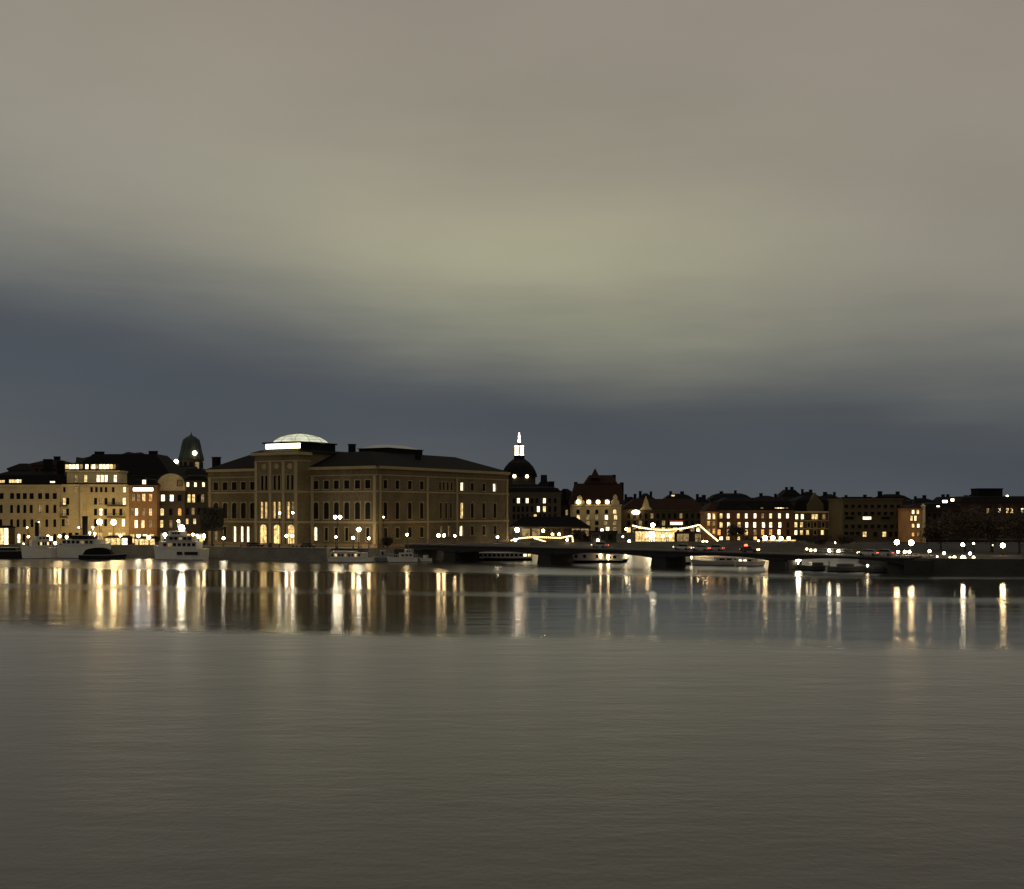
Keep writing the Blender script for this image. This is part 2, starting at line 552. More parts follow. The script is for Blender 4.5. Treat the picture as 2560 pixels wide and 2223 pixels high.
def house(name, label, cat, px0, px1, Y0, Y1, py_top, depth, wmat, rows, roof='hip', roof_py=None, rmat=None, trim=None,
          bands=(), group=None, inset=None, z0=GZ, chimneys=(), ref=None, cornice=True):
    """a building whose front runs from (px0, Y0) to (px1, Y1)"""
    fac = Facade((Xat(px0, Y0), Y0), (Xat(px1, Y1), Y1))
    ref = ref if ref is not None else (px0 + px1) / 2
    sr = fac.s(ref)
    zt = fac.z(py_top, sr)
    mid = fac.pt(fac.L / 2, 0, z0)
    root = thing(name, label, cat, mid, 0, group)
    rws = rows_from_px(fac, rows, ref, 0, fac.L)
    wall_part('wall', fac, root, 0, fac.L, z0, zt, rws, wmat, depth)
    add_windows(fac, root, rws, trim)
    if cornice:
        band('cornice', fac, root, 0, fac.L, zt - 0.45, zt + 0.12, 0.35, trim or wmat, depth)
    for py in bands:
        z = fac.z(py, sr)
        band('string_course', fac, root, 0, fac.L, z - 0.14, z + 0.14, 0.14, trim or wmat)
    T = fac.T(root)
    if roof:
        zr = fac.z(roof_py, sr) if roof_py is not None else zt + 3
        m = MB(T)
        o = 0.4
        zz = zt + 0.125
        if roof == 'hip':
            i = inset if inset else min(fac.L, depth) * 0.35
            m.frustum((-o, fac.L + o, -o, depth + o), (i, fac.L - i, i, depth - i), zz, zr)
        elif roof == 'mansard':
            i = inset if inset else 1.2
            zm = zz + (zr - zz) * 0.7
            m.frustum((-o, fac.L + o, -o, depth + o), (i, fac.L - i, i, depth - i), zz, zm)
            j = i + 3
            m.frustum((i - .1, fac.L - i + .1, i - .1, depth - i + .1), (min(j, fac.L * .4), max(fac.L - j, fac.L * .6), j, depth - j), zm + .003, zr)
        elif roof == 'gable':
            m.prism_y([(-o, zz), (fac.L + o, zz), (fac.L / 2, zr)], -o, depth + o)
        elif roof == 'ridge':
            for sgn in (0,):
                a = [(-o, -o, zz), (fac.L + o, -o, zz), (fac.L + o, depth + o, zz), (-o, depth + o, zz)]
                r0, r1 = (-o, depth / 2, zr), (fac.L + o, depth / 2, zr)
                m.poly(a[0], a[1], r1, r0); m.poly(a[2], a[3], r0, r1)
                m.poly(a[1], a[2], r1); m.poly(a[3], a[0], r0); m.poly(*a[::-1])
        elif roof == 'flat':
            m.box(-o, fac.L + o, -o, depth + o, zz, zz + 0.35)
        rf = m.build('roof', rmat or M_roof, root)
        for cpx, cpy, w in chimneys:
            s = fac.s(cpx)
            c = MB(T)
            yb = depth * 0.4
            zc = CAMZ + (HY - cpy) / F * (fac.p0.y + yb)
            c.box(s - w / 2, s + w / 2, yb - 0.6, yb + 0.6, zz, zc)
            c.box(s - w / 2 - .1, s + w / 2 + .1, yb - 0.7, yb + 0.7, zc + .002, zc + .25)
            c.build('chimney', M_roof2, rf)
    return root, fac, zt

def grid_items(px0, px1, n, states):
    """evenly spaced windows, one state letter each ('-' leaves a gap)"""
    out = []
    for k in range(n):
        st = states[k % len(states)]
        if st != '-':
            out.append((px0 + (px1 - px0) * k / max(1, n - 1), st))
    return out

# ================================================================== SETTING
wm = MB()
wm.poly((-6000, -300, 0), (6000, -300, 0), (6000, 9000, 0), (-6000, 9000, 0))
structure(wm.build('water', water_mat()))

M_ground = mat('asphalt_ground', (0.030, 0.028, 0.025), 0.9, 0.3, 0.7, 0.2)
M_quay = mat('granite_quay', (0.16, 0.15, 0.125), 0.9, 0.4, 1.4, 0.5)
M_coping = mat('granite_coping', (0.21, 0.20, 0.17), 0.85, 0.25, 1.2, 0.3)
M_earth = mat('dark_bank', (0.034, 0.032, 0.027), 0.95, 0.35, 1.0, 0.4)

def land(name, pts, edge, mats, z=GZ, coping=True, slope=0.0):
    m = MB()
    m.m = 0
    m.f.append([m.vert((x, y, z)) for x, y in pts]); m.mi.append(0)
    m.m = 1
    for a, b in zip(edge, edge[1:]):
        m.poly((a[0], a[1] - slope, -1.0), (b[0], b[1] - slope, -1.0), (b[0], b[1], z), (a[0], a[1], z))
    o = structure(m.build(name, mats))
    return o
SHORE = [(-1500, 362), (-152, 357), (-104, 353.5), (-87, 342.0), (-50.5, 327.0), (-49.5, 333.0), (-31, 332.0), (-27, 329.6),
         (-21.0, 336.0), (6, 396), (20, 397), (300, 397), (3000, 397)]
land('quay_ground', SHORE + [(6000, 9000), (-6000, 9000)], SHORE, [M_ground, M_quay])
ISLE = [(140, 420), (95, 330), (83.0, 268.0), (82.0, 262.5), (86, 261.5), (110.8, 257.5), (170, 250), (420, 250)]
land('island_ground', ISLE + [(420, 420)], ISLE, [M_ground, M_earth], slope=1.5)
# granite coping stones along the quay in front of the museum, each stone its own piece
root = structure(link('quay_edge', None, None, (-87, 342, GZ)))
for (a, b) in zip(SHORE[1:5], SHORE[2:5]):
    A, B = Vector((*a, 0)), Vector((*b, 0))
    L_ = (B - A).length; n_ = max(1, int(L_ / 2.4)); ang = math.atan2(B.y - A.y, B.x - A.x)
    cm = MB(); st = L_ / n_
    cm.box(0.015, st - 0.015, -0.18, 0.7, 0.004, 0.26)
    cme = cm.mesh('coping_stone', M_coping)
    for k in range(n_):
        p = A + (B - A) * (k / n_)
        link('coping_stone', cme, root, (p.x + 87, p.y - 342, random.uniform(0, 0.02)), ang)
# roadway along the quay
rm = MB()
rm.poly((-150, 362, GZ + .004), (-100, 359.5, GZ + .004), (-47, 333.5, GZ + .004), (-44, 336.5, GZ + .004), (-98, 364, GZ + .004), (-150, 369, GZ + .004))
structure(rm.build('quay_road', mat('road_asphalt', (0.06, 0.055, 0.05), 0.7, 0.25, 0.8, 0.2)))

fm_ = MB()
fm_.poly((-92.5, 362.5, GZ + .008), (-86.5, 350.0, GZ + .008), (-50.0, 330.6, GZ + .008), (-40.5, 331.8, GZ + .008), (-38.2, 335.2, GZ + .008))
structure(fm_.build('forecourt_lit_paving', mat('entrance_light_paint', (0.26, 0.22, 0.16), 0.85, 0.25, 1.0, 0.2)))  # pale colour paints in the entrance light falling on the forecourt
# far wooded rise behind the left end of the town
hm = MB()
hp = []
for k in range(0, 41):
    x = -175 + k * 2.6
    hp.append((x, 34 + 5.0 * math.exp(-((x + 150) / 16.0) ** 2) - 0.11 * (x + 175) + 1.1 * random.random()))
for (a, za), (b, zb) in zip(hp, hp[1:]):
    hm.poly((a, 470, GZ), (b, 470, GZ), (b, 482, zb), (a, 482, za))
    hm.poly((a, 482, za), (b, 482, zb), (b, 560, GZ), (a, 560, GZ))
structure(hm.build('wooded_hill', mat('dark_wood', (0.030, 0.034, 0.026), 0.95, 0.5, 0.8, 0.5)))

# ================================================================== MUSEUM
M_mus = mat('museum_stone', (0.122, 0.095, 0.051), 0.9, 0.45, 1.0, 0.4)
M_musb = mat('museum_plinth', (0.22, 0.162, 0.09), 0.9, 0.45, 1.0, 0.4)
M_must = mat('museum_trim', (0.28, 0.22, 0.12), 0.85, 0.15, 1.0, 0.2)
Cx, Cy = -37.5, 335.0
U = Vector((-0.857, 0.515)); V = Vector((0.515, 0.857))
LU, LV, HC = 65.2, 70.5, 26.3
mus = thing('museum', 'long three storey stone museum with lit glass dome and gold lit entrance arches', 'museum', (Cx, Cy, GZ))
def uv(u, v): return (Cx + U.x * u + V.x * v, Cy + U.y * u + V.y * v)
front = Facade(uv(LU, 0), uv(0, 0))
flank = Facade(uv(0, 0), uv(0, LV))
P_ = 5.4                                           # how far the middle block steps forward
mid_f = Facade(uv(40.9, -P_), uv(24.5, -P_))
mid_r = Facade(uv(24.5, -P_), uv(24.5, 0))
mid_l = Facade(uv(40.9, 0), uv(40.9, -P_))
def mrows(ref_fac, ref_px, rws, x0, x1):
    return rows_from_px(ref_fac, rws, ref_px, x0, x1)
zA, zB = front.z(1226, front.s(850)), front.z(1306, front.s(850))      # the two string courses
# left wing and right wing of the main front
wl_rows = [(1207, 1228, 14, False, '540:d 563:d 586:d 609:d 632:d'),
           (1264, 1306, 14, True, '540:d 563:d 586:d 609:d 632:d'),
           (1326, 1360, 8, True, '540:m 563:d 587:W 605:W 620:W')]  # the bright panes stand in for uplight beams on the wall, not real windows
wr_rows = [(1201, 1224, 14, False, '790:d 816:d 841:d 867:d 894:d 920:d'),
           (1257, 1301, 14, True, '790:d 816:d 841:d 867:d 894:d 920:d'),
           (1322, 1357, 9, True, '789:W 816:d 841:d 867:d 894:m 920:d')]
z_f1 = (front.z(1224, front.s(850)), front.z(1201, front.s(850)))
def same_z(rws, zs):
    return [(z[0], z[1], a, l) for (_, _, a, l), z in zip(rws, zs)]
zs3 = [(6.0, 9.0), (11.4, 16.2), (20.0, 22.4)]
rl = same_z(mrows(front, 560, wl_rows, 0.3, LU - 41.0), zs3)
rr = same_z(mrows(front, 850, wr_rows, LU - 24.4, LU - 1), zs3)
rl[0] = (4.4, 9.0, rl[0][2], rl[0][3])
rr[0] = (5.2, 9.0, rr[0][2], rr[0][3])
wall_part('wall', front, mus, 0, LU - 40.9, GZ, HC, rl, M_mus)
wall_part('wall', front, mus, LU - 24.5, LU, GZ, HC, rr, M_mus)
add_windows(front, mus, rl, M_must); add_windows(front, mus, rr, M_must)
# flank
fl_rows = [(1200, 1225, 12, False, '963:d 993:d 1024:d 1054:d 1100:d 1109:d 1119:d 1129:d 1155:W 1180:d 1209:d 1236:W'),
           (1258, 1303, 13, True, '963:d 993:d 1024:d 1054:d 1102:d 1115:d 1127:d 1155:w 1180:d 1209:d 1237:d'),
           (1323, 1352, 10, True, '963:d 993:d 1024:d 1054:d 1103:m 1122:m 1153:W 1180:d 1209:d 1237:d')]
rf_ = []
for (pt_, pb, w, a, it), z in zip(reversed(fl_rows), zs3):
    l = []
    for q in it.split():
        px, st = q.split(':'); s = flank.s(float(px))
        ww = 1.8 if not (1095 < float(px) < 1135) else 1.15
        l.append((s, ww, st))
    rf_.append((z[0], z[1], a, l))
wall_part('wall', flank, mus, 0, LV, GZ, HC, rf_, M_mus)
add_windows(flank, mus, rf_, M_must)
# middle block
mid_rows = [(1188, 1225, 7.5, True, '656:d 666:d 687:d 698:d 720:d 731:d'),
            (1255, 1296, 7.5, True, '654.5:y 665:y 686:y 698:y 721:y 732:m'),
            (1312, 1361, 20, True, '658:y 692:y 727:y')]
rm_ = mrows(mid_f, 690, mid_rows, 0.2, 16.3)
rm_[0] = (GZ + 0.35, rm_[0][1], True, rm_[0][3])
HM = 30.6
wall_part('wall', mid_f, mus, 0, 16.4, GZ, HM, rm_, M_mus)
add_windows(mid_f, mus, rm_, M_must)
wall_part('wall', mid_r, mus, 0, P_, GZ, HM, [], M_mus)
wall_part('wall', mid_l, mus, 0, P_, GZ, HM, [], M_mus)
# rest of the middle block above the wings, and back walls
m = MB(lambda x, y, z: Vector((*uv(x, y), z)) - mus.location)
m.box(24.5, 40.9, 0.01, 18.0, HC - 1, HM)
m.poly((LU, 0, GZ), (LU, LV, GZ), (LU, LV, HC), (LU, 0, HC))
m.poly((0, LV, GZ), (LU, LV, GZ), (LU, LV, HC), (0, LV, HC))
m.build('wall', M_mus, mus)
UVT = lambda x, y, z: Vector((*uv(x, y), z)) - mus.location
# plinth storey facing, courses and cornices, pilasters
for fac, x0, x1 in ((front, 0, LU - 40.95), (front, LU - 24.45, LU), (flank, 0, LV), (mid_f, 0, 16.4), (mid_r, 0.0, P_)):
    band('string_course', fac, mus, x0, x1, 10.2, 10.75, 0.30, M_must)
    band('string_course', fac, mus, x0, x1, 19.0, 19.45, 0.25, M_must)
    top = HM if fac in (mid_f, mid_r) else HC
    band('architrave', fac, mus, x0, x1, top - 2.6, top - 2.3, 0.16, M_must)
    band('cornice', fac, mus, x0 - (0.8 if fac is mid_f else 0), x1 + (0.8 if fac in (mid_f,) else 0), top - 0.75, top + 0.05, 0.85, M_must)
    band('plinth', fac, mus, x0, x1, GZ, GZ + 0.9, 0.22, M_musb)
def pilaster(fac, x, w, z0, z1):
    pm = MB(fac.T(mus)); pm.box(x - w / 2, x + w / 2, -0.22, -0.003, z0, z1); pm.box(x - w / 2 - .1, x + w / 2 + .1, -0.30, -0.004, z1 + .003, z1 + .35)
    pm.build('pilaster', M_must, mus)
for fac, xs in ((front, (0.9, LU - 23.6, LU - 1.0)), (flank, (1.0, flank.s(1068), flank.s(1142), LV - 1.0)), (mid_f, (0.6, mid_f.s(676), mid_f.s(709), 15.8))):
    for x in xs:
        for z0, z1 in ((GZ + .95, 9.8), (10.8, 18.55), (19.5, (HM if fac is mid_f else HC) - 3.0)):
            pilaster(fac, x, 1.0, z0, z1)
# roundels on the attic of the middle block
for px in (661, 692, 725):
    s = mid_f.s(px); rmb = MB(mid_f.T(mus)); n = 14
    rmb.prism_y([(s + 0.85 * math.cos(2 * math.pi * k / n), 26.6 + 0.85 * math.sin(2 * math.pi * k / n)) for k in range(n)], -0.14, -0.004)
    rmb.build('roundel', M_must, mus)
# roofs
m = MB(UVT)
ov = 0.7
m.frustum((-ov, 24.4, -ov, LV + ov), (12.5, 24.4, 12.5, LV - 13), HC + .06, 31.2)
m.frustum((24.45, 41.0, 18.1, LV + ov), (24.45, 41.0, 18.1, LV - 13), HC + .06, 31.2)
m.frustum((41.05, LU + ov, -ov, LV + ov), (41.05, LU - 8.5, 9.0, LV - 13), HC + .06, 31.0)
mroof = m.build('roof', M_roof, mus)
m = MB(UVT); m.frustum((23.6, 41.8, -P_ - .8, 19.0), (25.2, 40.2, -3.6, 17), HM + .06, HM + 0.9)
m.build('roof', M_roof2, mus)
for px, v, ztop, w in ((880, 18, 33.6, 1.6), (541, 7, 30.3, 2.2), (1045, 30, 32.0, 1.2)):
    # chimneys stand on the roof slopes
    k = (px - CX) / F
    # solve u on the line v = const
    ax, ay = Cx + V.x * v, Cy + V.y * v
    u_ = (k * ay - ax) / (U.x - k * U.y)
    c = MB(UVT); c.box(u_ - w / 2, u_ + w / 2, v - .8, v + .8, HC, ztop); c.box(u_ - w / 2 - .15, u_ + w / 2 + .15, v - .95, v + .95, ztop + .003, ztop + .3)
    c.build('chimney', M_roof2, mroof)
# clerestory box: lit glazing to the front, dark metal sides, glass dome above
b0, b1, v0, v1, zl0, zl1 = 25.8, 39.4, -3.0, 13.0, HM + .95, 33.4
m = MB(UVT)
m.box(b0, b1, v0 + .5, v1, zl0, zl1)
m.box(b0 - .45, b1 + .45, v0 - .45, v1 + .45, zl1 + .003, zl1 + .4)
cler = m.build('clerestory', M_roof2, mus)
for k in range(8):
    a = b0 + .15 + (b1 - b0 - .3) * k / 8; bb = a + (b1 - b0 - .3) / 8 - 0.08
    p = MB(UVT); p.box(a, bb, v0 + .38, v0 + .48, zl0 + .3, zl1 - .1)
    p.build('pane', glow('clerestory_light', (1.0, 0.90, 0.46), 5.0, 0.1), cler)
M_dome = glow('dome_glass_light', (0.84, 0.86, 0.62), 0.80, 0.2, 0.5)
dome = MB(UVT)
dc, dr0 = (32.6, 5.0), 8.6
prof = [(8.4, 0.0), (7.6, 0.75), (5.8, 1.7), (3.4, 2.35), (0.6, 2.75)]
def dome_pt(i, a):
    r, z = prof[i]
    return (dc[0] + r * math.cos(a), dc[1] + r * math.sin(a), zl1 + .42 + z)
ND = 12
for j in range(ND):
    a0, a1 = 2 * math.pi * j / ND, 2 * math.pi * (j + 1) / ND
    dome.tube([dome_pt(i, a0) for i in range(5)], 0.07, 0.05, 5)
for i in (0, 1, 2):
    dome.tube([dome_pt(i, 2 * math.pi * j / ND) for j in range(ND + 1)], 0.06, 0.06, 5)
dome.ball((dc[0], dc[1], zl1 + 3.25), 0.45)
dome_o = dome.build('dome', M_grey, mus)
for j in range(ND):
    p = MB(UVT)
    a0, a1 = 2 * math.pi * (j + .02) / ND, 2 * math.pi * (j + .98) / ND
    for i in range(4):
        p.poly(dome_pt(i, a0), dome_pt(i, a1), dome_pt(i + 1, a1), dome_pt(i + 1, a0))
    p.build('pane', M_dome, dome_o)
# second roof light towards the back of the flank
m = MB(UVT)
m.box(13.0, 24.0, 22.0, 40.0, 31.0, 32.5)
m.box(12.7, 24.3, 21.7, 40.3, 32.503, 32.75)
sl = m.build('roof_light', M_roof2, mus)
m = MB(UVT)
m.frustum((13.3, 23.7, 22.3, 39.7), (16.5, 20.5, 26, 36), 32.76, 33.9)
m.build('pane', mat('milk_glass', (0.30, 0.32, 0.30), 0.3, 0.1), sl)
# entrance steps and flanking dark flags of stone
m = MB(mid_f.T(mus))
for k in range(3):
    m.box(1 + .02 * k, 15.4 - .02 * k, -0.24 - 0.5 * (3 - k), -0.24 - 0.5 * (2 - k) - .002, GZ + .004 + .002 * k, GZ + 0.16 * (k + 1))
m.build('entrance_steps', M_musb, mus)

# ================================================================== TOWN
M_cream = mat('cream_render', (0.58, 0.455, 0.235), 0.9, 0.3, 1.0, 0.2)
M_pale = mat('pale_render', (0.68, 0.54, 0.275), 0.9, 0.28, 1.0, 0.2)
M_ochre = mat('ochre_render', (0.36, 0.20, 0.085), 0.9, 0.4, 1.0, 0.2)
M_ochre_lit = mat('floodlit_ochre_render', (0.62, 0.33, 0.13), 0.9, 0.3, 1.0, 0.2)  # brighter copy of the ochre, with the floodlight put into the wall colour
M_dim = mat('umber_render', (0.10, 0.078, 0.05), 0.9, 0.25, 1.0, 0.2)
M_brick = mat('red_brick', (0.11, 0.054, 0.032), 0.9, 0.25, 1.0, 0.3)
M_olive = mat('olive_render', (0.085, 0.066, 0.034), 0.9, 0.25, 1.0, 0.3)
M_dark = mat('dark_render', (0.030, 0.024, 0.019), 0.9, 0.3, 1.0, 0.2)
M_darkred = mat('dark_red_render', (0.040, 0.020, 0.014), 0.9, 0.3, 1.0, 0.2)

# -- left end of the quay
rA, fA, zAe = house('apartment_house', 'cream stone quayside house at the left edge with dormer lit by five panes', 'building', -30, 151, 374, 374, 1213, 16, M_cream,
    [(1233, 1248, 11, False, '-12:d 4:d 30:d 46:d 62:d 79:d 100:d 118:d 137:d'),
     (1262, 1283, 8, True, '-12:d 3:d 29:d 46:d 62:d 78:d 100:m 118:d 137:d'),
     (1298, 1318, 8, True, '-12:d 2:d 29:d 45:d 61:d 80:d 97:m 117:d 137:d'),
     (1335, 1357, 8, True, '-12:w 4:y 18:y 31:w 47:W 60:d 118:m 137:d')], 'mansard', 1178, M_roof2, M_cream, (1226, 1256, 1291, 1326), chimneys=((100, 1150, 2.5), (132, 1155, 2)))
def dormer(root, fac, px, py, w, h, states, y=-0.1, back=3.0, rmat=None):
    s, z = fac.s(px), fac.z(py, fac.s(px))
    T = fac.T(root)
    d = MB(T)
    d.box(s - w / 2, s + w / 2, y + 0.12, back, z, z + h)
    d.m = 1
    d.prism_y([(s - w / 2 - .2, z + h + .003), (s + w / 2 + .2, z + h + .003), (s, z + h + .7)], y - .1, back)
    do = d.build('dormer', [M_dark, rmat or M_roof2], root)
    n = len(states)
    for k, st in enumerate(states):
        p = MB(T)
        a = s - w / 2 + .15 + (w - .3) * k / n
        p.box(a, a + (w - .3) / n - .15, y + .04, y + .11, z + .2, z + h - .2)
        p.build('pane', LIT[st], do)
    return do
dormer(rA, fA, 39, 1214.5, 4.2, 2.1, 'wwwWw')
dormer(rA, fA, 5, 1214.5, 2.2, 1.9, 'ww')
dormer(rA, fA, 132, 1217, 1.9, 1.9, 'W')
# shop canopy, lit, at the far left
def lit_pavilion(name, label, cat, px0, px1, Y, py_top, state, n, roofmat=None, over=0.5, group=None, py_glass=None):
    fac = Facade((Xat(px0, Y), Y), (Xat(px1, Y), Y))
    zt = fac.z(py_top, 0)
    root = thing(name, label, cat, fac.pt(fac.L / 2, 0, GZ), 0, group)
    T = fac.T(root)
    m = MB(T)
    m.box(0, fac.L, 0.25, 5, GZ, zt)
    m.build('wall', M_dark, root)
    m = MB(T)
    m.frustum((-over, fac.L + over, -over, 5 + over), (0.6, fac.L - .6, 1.2, 4), zt + .003, zt + .7)
    m.build('roof', roofmat or M_roof2, root)
    step = fac.L / n
    for k in range(n):
        fr = MB(T)
        fr.box(k * step, k * step + .12, 0, .24, GZ + .01, zt - .01)
        fr.box(k * step + .125, (k + 1) * step - .005, 0.05, .2, GZ + .9, GZ + 1.0)
        fo = fr.build('window', M_bar, root)
        p = MB(T)
        p.box(k * step + .14, (k + 1) * step - .02, .13, .22, GZ + .1, zt - .1)
        p.build('pane', LIT[state[k % len(state)]], fo)
    return root
lit_pavilion('kiosk', 'small yellow lit kiosk with canopy at the far left end of the quay', 'kiosk', -12, 20, 362, 1320, 'Ww', 3)

rB, fB, zBe = house('hotel', 'pale grand hotel with lit attic storey and balconied bay below a big dark roof', 'building', 152, 322, 374, 374, 1212, 14, M_pale,
    [(1218, 1231, 7, False, '161:d 190:m 229:d 241:d 253:d 265:d 283:d 311:W'),
     (1245, 1262, 8, False, '161:w 169.5:d 206:d 239:d 252:m 265:d 284:d 310:W'),
     (1272, 1289, 8, False, '160:m 169:d 209:d 239:d 252:W 264:d 285:d 302:d'),
     (1298, 1316, 8, False, '158:d 169:m 209:d 239:d 251:w 264:d 285:m 308:W'),
     (1332, 1357, 10, False, '160:d 176:d 192:d 212:w 230:d 250:y 275:y 292:y 309:y')], 'flat', None, M_roof2, M_pale, (1235, 1322))
attic, fAt, _ = house('attic_storey', 'lit set-back attic storey on top of the pale hotel with arched window', 'storey', 167, 297, 377, 377, 1177, 8, M_pale,
    [(1188, 1205, 8, False, '190:m 214:w 245:W 255:W 265:W 288:W')], 'flat', None, M_roof2, M_pale, (), z0=zBe + .5)
for k, o in enumerate([attic]):
    # the attic is part of the hotel: hand its pieces to the hotel root
    for ch in list(o.children):
        ch.parent = rB
        ch.location = ch.location + (o.location - rB.location)
    bpy.data.objects.remove(o)
for px, n, st in ((180, 4, 'wWWW'), (203, 1, 'm'), (217, 1, 'W'), (231, 1, 'w'), (256, 6, 'WmWWWw'), (285, 1, 'm')):
    p = MB(fAt.T(rB)); s = fAt.s(px); z = fAt.z(1174, s)
    p.box(s - n * .55 - .15, s + n * .55 + .15, 0.12, 3.0, z - .1, z + 1.9)
    p.m = 1; p.box(s - n * .55 - .3, s + n * .55 + .3, -.05, 3.1, z + 1.903, z + 2.1)
    do = p.build('dormer', [M_dark, M_roof2], rB)
    for k in range(n):
        q = MB(fAt.T(rB)); a = s - n * .55 + k * 1.1
        q.box(a + .1, a + 1.0, .04, .11, z + .2, z + 1.6)
        q.build('pane', LIT[st[k]], do)
# balconies and the bay of the hotel
for px0, px1, py in ((270, 315, 1264), (270, 315, 1292), (153, 170, 1292), (153, 170, 1264)):
    bm_ = MB(fB.T(rB)); s0, s1 = fB.s(px0), fB.s(px1); z = fB.z(py, s0)
    bm_.box(s0, s1, -1.3, -0.24, z - .25, z - .003)
    bm_.m = 1
    n = max(3, int((s1 - s0) / .5))
    for k in range(n + 1):
        x = s0 + (s1 - s0 - .06) * k / n
        bm_.box(x, x + .06, -1.29, -1.23, z, z + .95)
    bm_.box(s0, s1, -1.3, -1.22, z + .952, z + 1.03)
    bm_.build('balcony', [M_roof, M_iron], rB)
m = MB(fB.T(rB)); s0, s1 = fB.s(199), fB.s(219)
m.prism_z([(s0, -.003), (s0 + .5, -.9), (s1 - .5, -.9), (s1, -.003)], fB.z(1322, s0) + .2, fB.z(1214, s0))
m.build('bay', M_cream, rB)

# the large hipped roof behind
rBR, fBR, _ = house('roofed_block', 'big black hipped roof with chimney at both ridge ends behind the hotel', 'building', 168, 424, 402, 402, 1188, 26, M_dark, [], 'hip', 1133, M_roof2, M_dark, inset=6.4, chimneys=((222, 1131, 3), (360, 1129.5, 2.8)))

rC, fC, zCe = house('corner_house', 'amber lit corner house under the long white neon sign', 'building', 322, 392, 373, 373, 1214, 14, M_ochre,
    [(1235, 1253, 9, False, '333:m 346:m 359:w 376:o'), (1271, 1289, 8, False, '330:m 341:W 359:m 376:w'),
     (1301, 1320, 9, False, '327:m 340:W 357:w 376:m'), (1336, 1357, 12, False, '330:y 346:W 362:W 379:w')], 'mansard', 1196, M_roof2, M_ochre, (1262, 1326))
dormer(rC, fC, 361, 1213, 1.5, 1.8, 'W')
rD, fD, zDe = house('gabled_house', 'dark house with a wide curved gable and scattered lit windows left of museum', 'building', 392, 462, 376, 376, 1228, 16, M_dim,
    [(1237, 1253, 10, False, '407:W 429:W 449:d'), (1271, 1289, 9, True, '405:w 427:d 449:o'), (1301, 1319, 8, False, '404:w 427:m 447:w'), (1333, 1357, 9, False, '405:m 427:w 447:y')], None, None, trim=M_dim, bands=(1260, 1294))
m = MB(fD.T(rD)); n = 16; zg = fD.z(1185, 0) - zDe
pts = [(-.2, zDe + .13), (fD.L + .2, zDe + .13)] + [(fD.L / 2 + (fD.L / 2 + .2) * math.cos(math.pi * k / n), zDe + .13 + zg * math.sin(math.pi * k / n) ** 0.8) for k in range(1, n)]
m.prism_y(pts, -.1, 1.2)
m.build('gable', M_cream, rD)
m = MB(fD.T(rD)); m.prism_y([(x, z - .4 if z > zDe + .5 else z) for x, z in pts], 1.21, 16); m.build('roof', M_roof2, rD)
fmw, pmw = win_meshes(1.3, 1.5, False, 'm', M_dim)
o_ = link('window', fmw, rD, fD.pt(fD.s(450), -.35, fD.z(1214, 0)) - rD.location); link('pane', pmw, o_)
rD2, fD2, _ = house('town_house', 'dark umber town house beside the museum with three small attic lights', 'building', 462.5, 522, 377, 380, 1203, 14, M_dim,
    [(1206, 1217, 6, False, '470:W 489:W 509:W'), (1236, 1256, 7, True, '473:w 484:w 496:d 507:m'), (1270, 1287, 7, False, '469:d 483:m 497:d 510:d'),
     (1297, 1310, 6, False, '468:w 487:w 503:d'), (1335, 1357, 9, False, '470:y 486:w 503:y')], 'mansard', 1186, M_roof2, M_dim, (1226, 1262))

# dark houses behind, at the far left
house('back_house', 'dark house with dull red upper floor behind the cream left house', 'building', 78, 160, 430, 430, 1160, 14, M_darkred, [(1172, 1186, 7, False, '92:d 106:d 120:m 136:d')], 'hip', 1148, M_roof2, M_darkred, chimneys=((128, 1143, 2),))
house('back_house', 'low dark back house with one white lamp left of dull red one', 'building', 20, 80, 440, 440, 1172, 14, M_dark, [(1178, 1188, 7, False, '40:d 55:d')], 'hip', 1158, M_roof2, M_dark)

# green copper dome behind the town house
Yd = 455.0
def zpx(py, Y): return CAMZ + (HY - py) / F * Y
tw = thing('domed_tower', 'green copper domed tower with pointed finial left of the museum', 'tower', (Xat(478, Yd), Yd, GZ))
k_ = Yd / F
m = MB(); n = 12
m.lathe([(31 * k_, 0), (31 * k_, zpx(1180, Yd) - GZ), (29 * k_, zpx(1179, Yd) - GZ), (29 * k_, zpx(1152, Yd) - GZ)], n=n); m.build('drum', M_dim, tw)
for j in range(n):
    a = 2 * math.pi * (j + .5) / n
    c = Matrix.Rotation(a + math.pi / 2, 4, 'Z')
    wmb = MB(lambda x, y, z: c @ Vector((x, y, 0)) + Vector((0, 0, z)))
    z0_, z1_ = zpx(1174, Yd) - GZ, zpx(1156, Yd) - GZ
    wmb.box(-.7, .7, -29.2 * k_, -27.5 * k_, z0_, z1_)
    wmb.build('window', LIT['m' if j in (10,) else 'd'], tw)
m = MB(); m.lathe([(32.5 * k_, zpx(1151.9, Yd) - GZ), (32.5 * k_, zpx(1148, Yd) - GZ), (30 * k_, zpx(1147.5, Yd) - GZ)], n=n); m.build('cornice', M_copper, tw)
m = MB()
m.lathe([(r * k_, zpx(y, Yd) - GZ) for r, y in ((30, 1147), (28.5, 1138), (25, 1128), (23, 1121), (22.4, 1114), (21.5, 1107), (19, 1100), (14.5, 1095), (9, 1092), (4, 1089), (1.2, 1085), (0.4, 1079))], n=16)
m.build('dome', M_copper, tw, smooth=False)
for j in range(8):
    a = 2 * math.pi * (j + .25) / 8
    m = MB(); m.tube([(r * k_ * math.cos(a), r * k_ * math.sin(a), zpx(y, Yd) - GZ) for r, y in ((30.3, 1147), (25.4, 1128), (22.9, 1114), (19.4, 1100), (9.3, 1092))], .16, .12, 5)
    m.build('rib', M_copper, tw)
m = MB(); m.ball((16 * k_, -26.5 * k_, zpx(1134, Yd) - GZ), .85); m.build('lamp', M_lamps, tw)
